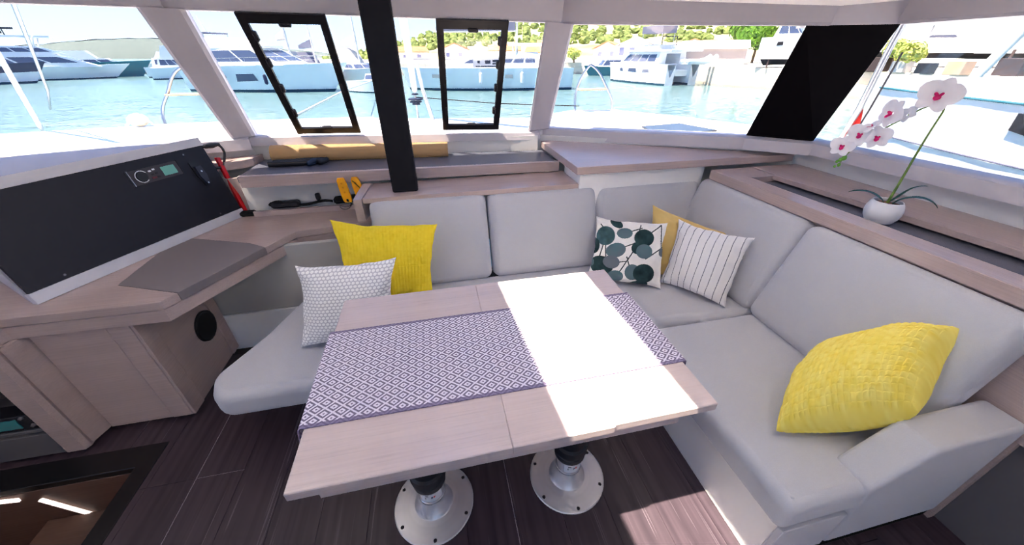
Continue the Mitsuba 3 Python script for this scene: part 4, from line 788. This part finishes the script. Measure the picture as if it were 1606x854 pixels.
# left: navy hull, white flybridge yacht, teal bow, more behind
b = Boat('motor_yacht', 'motor yacht with navy upper hull at the left edge of the left front window', (-59, 51.5), 33)
b.hull(17, 4.6, 1.75, 'hull_navy', low='hull_white', rake=1.6); b.cabin(3, 14, 3.6, 1.8, 3.3, 2.4, .3); b.cabin(5, 12, 3.2, 3.3, 4.5, 1.5, .5, part='flybridge', glass=(.45, .9))
b = Boat('motor_yacht', 'long white flybridge yacht with a radar arch in the left front window', (-60, 62), 29)
b.hull(20, 5.2, 1.45, 'hull_ice', rake=2.2); b.cabin(3, 17, 4.2, 1.5, 3.0, 4.0, .4, glass=(.35, .8)); k = b.cabin(6, 14, 3.6, 3.0, 3.9, 2.2, .5, part='flybridge', glass=(.3, .8))
b.put('hardtop', hull([V(x, y, z) for x, y in ((6.2, -1.8), (6.2, 1.8), (13.5, -1.5), (13.5, 1.5)) for z in (4.85, 5.05)]), 'hull_white'); b.put('arch', join([tube([(x, y, 3.6), (x + .5, y, 5.0)], .09, 6) for x in (6.6, 11.6) for y in (-1.6, 1.6)]), 'hull_white')
b.put('radar', join([tube([(9.6, 0, 5.0), (9.6, 0, 6.0)], .06, 6), place(lathe([(0, 0), (.40, 0), (.40, .3), (0, .34)], n=16), np.eye(3), (9.0, .5, 5.3)), cbox(9.2, 10.6, -.15, .1, 5.75, 5.95)]), 'antifoul')
b = Boat('motor_yacht', 'motor yacht with a dark teal bow pointing right, beyond the long white yacht', (-59.1, 68.5), 29)
b.hull(18.6, 4.8, 1.75, 'hull_teal', stripe=False, rake=1.8); b.cabin(2, 11, 3.8, 1.8, 3.0, 2.6, .3)
for i, (x, y, L, hd, w) in enumerate(((-45, 82, 15, 18, 'far white motor yacht with a low cabin right of the teal bow'), (-40, 71, 12, 10, 'small white cruiser moored just right of the teal bow'), (-62, 84, 16, 25, 'far white yacht partly hidden behind the flybridge yacht'), (-36, 64, 9, 25, 'white cruiser with its bow beside the left mullion'))):
    b = Boat('cruiser', w, (x, y), hd); b.hull(L, 4, 1.35, 'hull_ice' if i != 2 else 'hull_white', rake=1.3); b.cabin(1, L * .62, 3, 1.4, 2.5, 2.0, .3); b.cabin(1.6, L * .42, 2.6, 2.5, 3.0 + .3 * i, 1.0, .5, part='flybridge', glass=None)
# the motor yacht behind the left hatch
b = Boat('motor_yacht', 'large white motor yacht with blue windows and a flybridge behind the left opening hatch', (-19.6, 41.3), -22)
b.hull(14.6, 4.4, 1.9, 'hull_ice', bowrise=.12, rake=1.7); b.cabin(.8, 10.0, 3.7, 1.95, 3.15, 2.6, .6, glass=(.25, .88), mull=3, part='saloon')
b.put('bridge_roof', hull([V(x, y, z) for x, y in ((.2, -1.9), (.2, 1.9), (7.9, -1.5), (7.9, 1.5)) for z in (3.16, 3.34)]), 'hull_white'); b.cabin(1.4, 6.8, 3.2, 3.34, 3.9, 1.6, .4, part='flybridge', glass=None)
b.put('sunshade', hull([V(x, y, z) for x, y, z in ((.6, -1.3, 4.30), (.6, 1.3, 4.30), (3.2, -1.2, 4.22), (3.2, 1.2, 4.22), (.6, -1.3, 4.36), (3.2, 1.2, 4.30), (3.2, -1.2, 4.30), (.6, 1.3, 4.36))]), 'canvas_grey')
b.put('shade_pole', join([tube([(x, y, 3.4), (x, y, 4.3)], .03, 5) for x in (.7, 3.1) for y in (-1.2, 1.2)]), 'steel'); b.put('antenna_mast', tube([(2.4, 0, 4.3), (1.9, 0, 5.6)], .04, 5), 'hull_white'); b.rail(.25, .97, .55, 9); b.hullwindow(.42, .56, .42, .70)
b.hullwindow(.20, .22, .55, .64)
for u, g in ((.10, 0), (.33, 1), (.58, 2)):
    p = b.P(b.L * u, -b.hb(u, 1) - .16, .62); fender(p, .75, .13, 'fender_navy', ('dark fender nearest the stern of the motor yacht behind the left hatch', 'dark fender amidships on the motor yacht behind the left hatch', 'dark fender towards the bow of the motor yacht behind the left hatch')[g], 'dark fenders on the motor yacht')
# yachts behind it
for i, (x, y, L, hd, lab, cv) in enumerate(((-15, 56, 12, -60, 'white yacht with a grey sprayhood behind the bow of the big motor yacht', 'canvas_grey'), (-9.5, 53, 11, -62, 'white sailing yacht with a pale canopy left of the black post', 'canvas_light'), (-14.9, 48.3, 8, -58, 'white yacht with a rounded pink-grey windscreen beyond the left hatch', 'canvas_light'))):
    b = Boat('sailing_yacht', lab, (x, y), hd); b.hull(L, 3.4, 1.25, 'hull_white', rake=1.0); b.cabin(2, L * .65, 2.3, 1.3, 1.9, 1.4, .2, mull=3)
    b.put('sprayhood', hull([V(x_, y_, z) for x_, y_, z in ((1.6, -1.2, 1.9), (1.6, 1.2, 1.9), (4.2, -1.1, 1.9), (4.2, 1.1, 1.9), (1.4, -1, 3.0 + .4 * (i % 2)), (1.4, 1, 3.0 + .4 * (i % 2)), (3.3, -.9, 3.0 + .3 * (i % 2)), (3.3, .9, 3.0))]), cv)
    b.mast(L * .52, 1.8, 12 + i, (1.2, 3.4 + .3 * i), cv)
b = Boat('tender', 'low white tender with its bow pointing at the black post, moored beside the motor yacht', (-5.8, 36.2), -42); b.hull(5.4, 2.2, .85, 'hull_white', rake=.8, flare=.85); b.cabin(1.8, 3.4, 1.2, .85, 1.35, .5, .1, mull=1)
# white sailing catamaran across the middle
b = Boat('sailing_catamaran', 'long white sailing boat with white fenders, banner and dark sail cover, behind the right hatch', (12.5, 34.3), 171.5)
b.hull(14.6, 5.2, 1.65, 'hull_ice', bowrise=.05, rake=.6, full=3.0); b.cabin(2.6, 10.4, 4.2, 1.65, 2.75, 2.8, .4, tumble=.45, part='coachroof', glass=(.35, .62), mull=6, front=True)
b.put('targa', hull([V(x, y, z) for x, y in ((1.2, -1.9), (1.2, 1.9), (5.2, -1.7), (5.2, 1.7)) for z in (3.25, 3.40)]), 'hull_white'); b.put('targa_leg', join([tube([(x, y, 1.6), (x, y, 3.3)], .06, 6) for x in (1.4, 4.8) for y in (-1.7, 1.7)]), 'hull_white')
b.mast(4.6, 2.7, 14, (11.4, 4.3)); b.rail(.05, .95, .6, 10)
for u in (.16, .36): b.hullwindow(u, u + .05, .55, .72, sides=(1,), m='canvas_light')
for u in (.78,): b.hullwindow(u, u + .05, .55, .72, sides=(1,), m='canvas_light')
for i, u in enumerate((.30, .415, .53, .73)):
    p = b.P(b.L * u, b.hb(u, 1) + .18, .55); fender(p, .85, .15, 'hull_white', ('white fender on the long sailing boat, first from the right', 'white fender on the long sailing boat, second from the right', 'white fender on the long sailing boat, third from the right', 'white fender on the long sailing boat, the one left of the right hatch')[i], 'white fenders on the long sailing boat')
bt = thing('banner', 'grey banner with dark lettering tied to the railing of the long sailing boat', 'banner')
bp = lambda x, z, d=0: b.P(x, b.hb(.5, 1) * .97 + d, z)
add(bt + '__cloth', hull([bp(x, z, d) for x in (5.9, 8.3) for z in (1.72, 2.36) for d in (.03, .05)]), mat('banner_grey', rgb(186, 182, 190), .7, .2))
for x0, x1, z0, z1 in ((6.1, 6.75, 2.08, 2.24), (6.1, 6.75, 1.93, 2.03), (6.9, 7.35, 1.98, 2.22), (7.75, 7.95, 2.02, 2.20), (6.0, 8.1, 1.77, 1.84)):
    add(bt + '__lettering', hull([bp(x, z, d) for x in (x0, x1) for z in (z0, z1) for d in (.051, .056)]), 'drum')
# blue boat, motor catamaran, quay
b = Boat('motor_boat', 'small boat with a dark blue-green hull and white cabin in the right front window', (28.5, 53.5), 172); b.hull(6.5, 2.6, 1.0, 'hull_teal', rake=.8, stripe=False, low=None); b.cabin(1.2, 4.4, 1.9, 1.0, 2.1, .9, .2, mull=2)
def cat_boat():
    b = Boat('motor_catamaran', 'white motor catamaran with open stern moored at the quay in the right front window', (23.8, 34.2), 101)
    b.hull(9.4, 1.25, 1.75, 'hull_white', bowrise=.05, rake=.5, offset=1.45, part='hull', flare=.9); b.hullwindow(.25, .36, .58, .74, sides=(1,)); b.hullwindow(.45, .60, .58, .76, sides=(1,)); b.hullwindow(.70, .76, .58, .74, sides=(1,))
    b.hull(9.4, 1.25, 1.75, 'hull_white', bowrise=.05, rake=.5, offset=-1.45, part='hull', flare=.9); b.hullwindow(.05, .2, .6, .78, sides=(-1,))
    b.put('bridge_deck', cbox(.3, 8.2, -1.3, 1.3, .75, 1.25, .02), 'hull_white'); b.cabin(1.6, 7.4, 3.6, 1.70, 2.75, 1.6, .0, part='cabin', mull=4, cut=[(1.3, 4.2, -.95, .8, 1.72, 2.6)])
    b.put('roof', cbox(-.1, 6.4, -1.95, 1.95, 2.76, 2.92, .03), 'hull_white'); b.cabin(2.2, 5.2, 2.6, 2.93, 3.35, .6, .2, part='flybridge', glass=None)
    b.put('helm', join([tube([(2.4, y, 2.93), (2.4, y, 4.0)], .04, 5) for y in (-.9, .9)] + [tube([(2.4, -.9, 4.0), (2.4, .9, 4.0)], .04, 5)]), 'hole_dark')
    b.put('awning', cbox(1.8, 4.6, -.1, 1.6, 4.25, 4.85, .02), 'canvas_grey', label='grey awning'); b.put('awning_pole', join([tube([(x, y, 2.9), (x, y, 4.3)], .03, 5) for x in (1.9, 4.5) for y in (0, 1.5)]), 'steel')
    return b
b = cat_boat()
t = thing('dinghy', 'pale inflatable dinghy hanging across the stern of the motor catamaran', 'dinghy')
P0 = [b.P(-.55, y, z) for y, z in ((-2.5, 2.35), (-1.6, 2.0), (-.2, 1.95), (.9, 1.95))]; P1 = [b.P(-1.25, y, z) for y, z in ((-2.5, 2.35), (-1.6, 2.0), (-.2, 1.95), (.9, 1.95))]
add(t + '__tube', tube(spline(P0, 14), .22, 9), 'hull_ice', True); add(t + '__tube', tube(spline(P1, 14), .22, 9), 'hull_ice', True); add(t + '__floor', hull([p - V(0, 0, .12) for p in P0[1:] + P1[1:]] + [p - V(0, 0, .17) for p in P0[1:] + P1[1:]]), 'hull_white')
# quay and land
mat('concrete', proc(lambda p, n, uv: mix(rgb(214, 200, 180), rgb(238, 228, 212), fbm(p.x * .8, p.y * .8, p.z * 3)) * (1 - .35 * smoothstep(-.5, -.75, p.z + .15 * noise(p.x * 2, p.y * 2)))), .85, .2)
mat('ground', proc(lambda p, n, uv: mix(rgb(206, 196, 176), rgb(228, 218, 200), fbm(p.x * .2, p.y * .2))), .9, .1)
QL = [(60, 2), (27.6, 14), (27.9, 28.1), (26.2, 32.6), (29.5, 44), (30, 53), (23, 60.5), (14, 63), (-4, 66), (-30, 92), (-60, 130), (-60, 400), (300, 400), (300, 2)]
t = thing('quay', 'pale concrete quay wall along the water, boats standing on it', 'quay')
add(t, prism(QL, -2.2, .60, .04), 'concrete')
add('quay_step', prism([(27.2, 20), (27.88, 20), (27.88, 27.6), (27.2, 27.6)], -2.0, -.15, .03), 'concrete', False, 'low concrete step at the foot of the quay beside the black corner pillar', 'step')
def hill(key, label, pts, depth, col, seed, amp):
    """ridge line points (x, y, z), sloping down towards the camera."""
    R_ = spline(pts, 90); d = R_[:, :2] / np.linalg.norm(R_[:, :2], axis=1, keepdims=True); G = []
    for f in np.linspace(0, 1, 14):
        base = np.c_[R_[:, :2] - d * depth * (1 - f), (R_[:, 2] - ZW) * f ** .8 + ZW]; nz = meshkit.fbm(np.c_[base[:, :2] * .03, 0 * f + base[:, 2]] + seed, 3); base[:, 2] += (nz - .5) * amp * f; G.append(base)
    back = G[-1].copy(); back[:, :2] += d * depth; back[:, 2] = ZW; G.append(back); m = grid_mesh(np.array(G)); add(key, m, col, True, label, 'hill'); return np.array(G)
mat('far_hill', rgb(100, 110, 108), .95, .05); mat('scrub', proc(lambda p, n, uv: mix(rgb(128, 138, 92), rgb(206, 196, 158), dr.clip(fbm(p.x * .16, p.y * .16, p.z * .3) * 1.6 - .3, 0, 1))), .95, .05)
hill('distant_hills', 'low blue-grey hills on the horizon beyond the far boats', [(-1500, 900, 20), (-1050, 1080, 6), (-860, 1240, 34), (-716, 1318, 46), (-593, 1377, 38), (-430, 1440, 22), (-250, 1480, 6)], 260, 'far_hill', 3, 6)
Gh = hill('scrub_hill', 'dry hillside with green scrub behind the harbour buildings', [(-50, 235, 0), (-13, 222, 6.5), (13, 219, 12.5), (38, 217, 15), (61, 211, 17), (105, 193, 17), (140, 170, 18), (200, 130, 22), (260, 60, 20)], 95, 'scrub', 8, 3)
cl = []; r2 = np.random.default_rng(4); ico = trimesh.creation.icosphere(1, 1.0)
for i in range(1500):
    a, c = r2.uniform(3, 13), r2.integers(0, 90); a0 = int(a); P = Gh[a0, c] * (1 - a + a0) + Gh[min(a0 + 1, 13), c] * (a - a0); s = r2.uniform(.7, 1.9)
    m = ico.copy(); m.vertices = m.vertices * [s, s, s * .8] + (r2.normal(size=m.vertices.shape) * .18 * s) + P + V(0, 0, .3 * s); cl.append(m)
mat('bush', proc(lambda p, n, uv: mix(rgb(84, 104, 60), rgb(146, 156, 96), noise(p.x * .9, p.y * .9, p.z * 2))), .95, .05)
add('hill_scrub', join(cl), 'bush', False, 'countless green bushes dotted over the hillside', 'bushes', kind='stuff')
mat('leaf_dark', proc(lambda p, n, uv: mix(rgb(52, 92, 34), rgb(116, 158, 58), noise(p.x * 3, p.y * 3, p.z * 3))), .9, .1); mat('leaf_yellow', proc(lambda p, n, uv: mix(rgb(150, 168, 76), rgb(212, 212, 128), noise(p.x * 3, p.y * 3, p.z * 3))), .9, .1); mat('bark', rgb(110, 92, 76), .9, .1)
def tree(c, h, w, label, lm, seed, n=1500, lf=.30):
    r = np.random.default_rng(seed); t = thing('tree', label, 'tree'); c = V(*c)
    add(t + '__trunk', tube([c, c + V(.1, .1, h * .35), c + V(-.1, .1, h * .75)], [.16, .13, .05], 7), 'bark', True)
    blobs = [(c + V(*(r.normal(size=3) * [w * .26, w * .26, h * .13])) + V(0, 0, h * .62), r.uniform(.24, .40) * w) for _ in range(9)]; vs, fs = [], []
    for i in range(n):
        b0, rad = blobs[r.integers(9)]; d = unit(r.normal(size=3)); p = b0 + d * rad * r.uniform(.75, 1.05) * V(1, 1, .8); x = unit(r.normal(size=3)); y = unit(np.cross(d, x)); x = np.cross(y, d); s = lf * r.uniform(.6, 1.2)
        k = len(vs); vs += [p - x * s, p + y * s * .6 + d * s * .3, p + x * s, p - y * s * .6 + d * s * .2]; fs += [[k, k + 1, k + 2], [k, k + 2, k + 3]]
    add(t + '__foliage', trimesh.Trimesh(vs, fs, process=False), lm, False, kind='stuff')
tree((40.4, 44.4, .6), 5.0, 5.2, 'dense dark green tree above the boat shed, left of the black corner pillar', 'leaf_dark', 1)
tree((28.3, 19.4, .58), 1.45, 1.8, 'small yellow-green tree among the boats ashore in the side window', 'leaf_yellow', 2, 900, .16)
tree((22.6, 60, .6), 2.2, 2.2, 'small yellowish shrub at the white house with three windows', 'leaf_yellow', 5, 400, .2)
# buildings
mat('plaster', rgb(236, 232, 226), .85, .1); mat('rooftile', proc(lambda p, n, uv: mix(rgb(196, 116, 88), rgb(222, 150, 116), noise(p.x * 2, p.y * 2, p.z * 8))), .85, .1); mat('pane_blue', rgb(128, 134, 176), .2, .4); mat('shed_grey', rgb(168, 162, 166), .8, .1); mat('shed_roof', rgb(236, 234, 232), .6, .2)
def house(key, label, c, ang, w, d, h, rh, wall, roof, wins, ridge='x', cat='house', shutters=False):
    t = thing(key, label, cat); R_ = rotz(math.radians(ang)); o = V(c[0], c[1], .6); tr = lambda q: R_ @ V(*q) + o
    if ridge == 'x': body = [(x, y, z) for x in (-w / 2, w / 2) for y in (0, d) for z in (-1, h)]; rf = [(x, y, h) for x in (-w / 2 - .2, w / 2 + .2) for y in (-.3, d + .3)] + [(x, y, h + .15) for x in (-w / 2 - .2, w / 2 + .2) for y in (-.3, d + .3)] + [(x, d / 2, h + rh) for x in (-w / 2 - .2, w / 2 + .2)]; add(t + '__wall', hull([tr(q) for q in body]), wall); add(t + '__roof', hull([tr(q) for q in rf]), roof)
    else:
        body = [(x, y, z) for x in (-w / 2, w / 2) for y in (0, d) for z in (-1, h)] + [(0, y, h + rh) for y in (0, d)]; add(t + '__wall', hull([tr(q) for q in body]), wall)
        for s in (-1, 1): add(t + '__roof', hull([tr((s * (w / 2 + .25) * f, y, h + rh - (rh) * f + e)) for f in (0, 1.02) for y in (-.3, d + .3) for e in (.02, .16)]), roof)
    for x0, x1, z0, z1 in wins:
        k = add(t + '__window', hull([tr((x, y, z)) for x in (x0, x1) for y in (-.06, .0) for z in (z0, z1)]), 'plaster'); add(k + '__pane', hull([tr((x, y, z)) for x in (x0 + .06, x1 - .06) for y in (-.09, -.058) for z in (z0 + .06, z1 - .06)]), 'pane_blue')
face = lambda x, y: -math.degrees(math.atan2(x, y))
house('white_house', 'white gabled house with three tall windows behind the motor catamaran', (33.2, 61), face(33.2, 61), 6.2, 7, 2.0, 1.3, 'plaster', 'shed_roof', [(-2.5, -1.7, .8, 2.0), (-.95, -.1, .8, 2.0), (.9, 1.7, .8, 2.0), (-.95, -.2, -.2, .5), (.9, 1.6, -.2, .5)], 'y')
house('boat_shed', 'wide grey boat shed with a pale roof left of the dark green tree', (30.4, 39.2), face(30.4, 39.2), 6.4, 6, 1.45, .85, 'shed_grey', 'shed_roof', [], 'x', 'shed')
house('storage_shed', 'white low building with a sloping roof between the house and the grey boat shed', (33.0, 46), face(33, 46), 6.5, 5, 1.6, .7, 'plaster', 'shed_roof', [(-2.6, -1.4, .2, 1.3), (-.8, .4, .2, 1.3)], 'x', 'building')
hs = [((36, 77.5), 5.5, 1.9, 'house with a salmon tiled roof left of the white gabled house'), ((24, 84), 6, 1.3, 'pale house with a red roof right of the right hatch'), ((16.5, 84), 6.5, 1.7, 'house with an orange tiled roof behind the long sailing boat'), ((7, 92), 6, 2.0, 'house with a red tiled roof seen through the right hatch'), ((-2, 95), 7, 1.6, 'low tile-roofed house right of the black post'), ((56, 70), 8, 2.2, 'long tile-roofed house on the slope behind the sheds'), ((47, 66), 6, 2.0, 'tile-roofed house above the boat shed roof'), ((29, 92), 6, 2.8, 'far house with an orange roof below the scrub hill')]
for i, (c, w, h, lab) in enumerate(hs): house('house', lab, c, face(*c) + (i * 37 % 30 - 15), w, 5, h, 1.2, 'plaster', 'rooftile', [(-w * .32, -w * .18, h * .35, h * .8), (w * .12, w * .26, h * .35, h * .8)], 'x' if i % 3 else 'y')
# boats standing ashore
def ashore(key, label, pos, hd, L, Bm, F, z0, cabin=True, cat2=False, extra=None):
    b = Boat(key, label, pos, hd, z=z0); b.hull(L, Bm, F, 'hull_white', bowrise=.12, rake=1.0, stripe=False, flare=.93)
    kp = b.put('keel', hull([V(x, y, z) for x, y, z in ((L * .1, -.05, -.7), (L * .1, .05, -.7), (L * .8, -.05, -.5), (L * .8, .05, -.5), (L * .05, -Bm * .27, -.24), (L * .05, Bm * .27, -.24), (L * .9, -.1, -.2), (L * .9, .1, -.2))]), 'antifoul')
    if cabin: b.cabin(L * .12, L * .72, Bm * .75, F, F + 1.0, 1.8, .3, mull=4)
    b.put('stand', join([tube([(x, y, -.1), (x, y * 1.25, .60 - z0)], .06, 5) for x in (L * .15, L * .5, L * .8) for y in (-Bm * .36, Bm * .36)]), 'yard_brown'); return b
b = ashore('white_powerboat', 'white powerboat standing ashore on props left of the black corner pillar', (27.8, 30.2), -44, 6.2, 3.0, 1.25, 1.45)
b.hullwindow(.22, .30, .55, .75, m='hole_dark')
b = ashore('yacht_ashore', 'white yacht hull ashore with a grey window strip, behind the yellow-green tree', (44.2, 20.2), 128, 16.5, 5.4, 1.65, 1.82, True)
b.hullwindow(.40, .50, .42, .52, sides=(1,)); b.hullwindow(.52, .62, .42, .52, sides=(1,))
ashore('yacht_ashore', 'large rounded white yacht hull ashore at the right edge of the side window', (34.7, 6.3), 112, 13, 4.9, 1.45, 1.80, True)
ashore('yacht_ashore', 'white hull ashore right beside the black corner pillar', (31.0, 20.5), 122, 7.0, 2.8, 1.2, 1.9, False)
cr = np.random.default_rng(12)
for i in range(10):
    x, y = 26.9 + cr.uniform(.4, 1.6), 8.5 + i * 1.5; s = cr.uniform(.25, .5)
    add('yard_crate', cbox(x - s, x + s, y - s, y + s, .6, .6 + s * 1.6, .02), ('yard_brown', 'teak', 'antifoul', 'canvas_light')[i % 4], False, 'small crate or prop among the clutter under the boats ashore', 'crate', 'clutter under the boats ashore')
add('boom_pole', tube([(17.1, 10.4, -2.0), (17.3, 10.0, .0), (17.45, 9.8, .56), (17.7, 9.3, 2.4), (17.9, 8.9, 3.6)], .14, 10), 'mast_alu', True, 'thick white slanting pole beyond the neighbouring boat at the right edge', 'pole')
# the white boat moored close on the right
b = Boat('neighbour_catamaran', 'big sunlit white boat moored close alongside, filling the lower side window behind the orchid', (7.6, -9.5), 91.5)
b.hull(14.8, 2.6, 2.15, 'hull_white', bowrise=.06, rake=.5, flare=.94, stripe=False, full=3.2)
b.cabin(2.2, 10.2, 2.0, 2.2, 2.75, 1.8, .4, glass=(.3, .75), mull=5)
for u0, u1 in ((.820, .840), (.846, .862)): b.hullwindow(u0, u1, .78, .88, sides=(1,), m='hole_dark')
b.put('gunwale_line', tube([b.R.T @ (b.P(b.L * u * (1 - b.rake / b.L) + b.rake * u ** 3 * .92, b.hb(u, .92) + .012, .92 * b.sheer(u)) - b.o) for u in np.linspace(.3, .985, 24)], .014, 5), 'hull_teal', True)
b.put('lower_line', tube([b.R.T @ (b.P(b.L * u * (1 - b.rake / b.L) + b.rake * u ** 3 * .64, b.hb(u, .64) + .012, .64 * b.sheer(u)) - b.o) for u in np.linspace(.3, .985, 24)], .010, 5), 'canvas_grey', True)
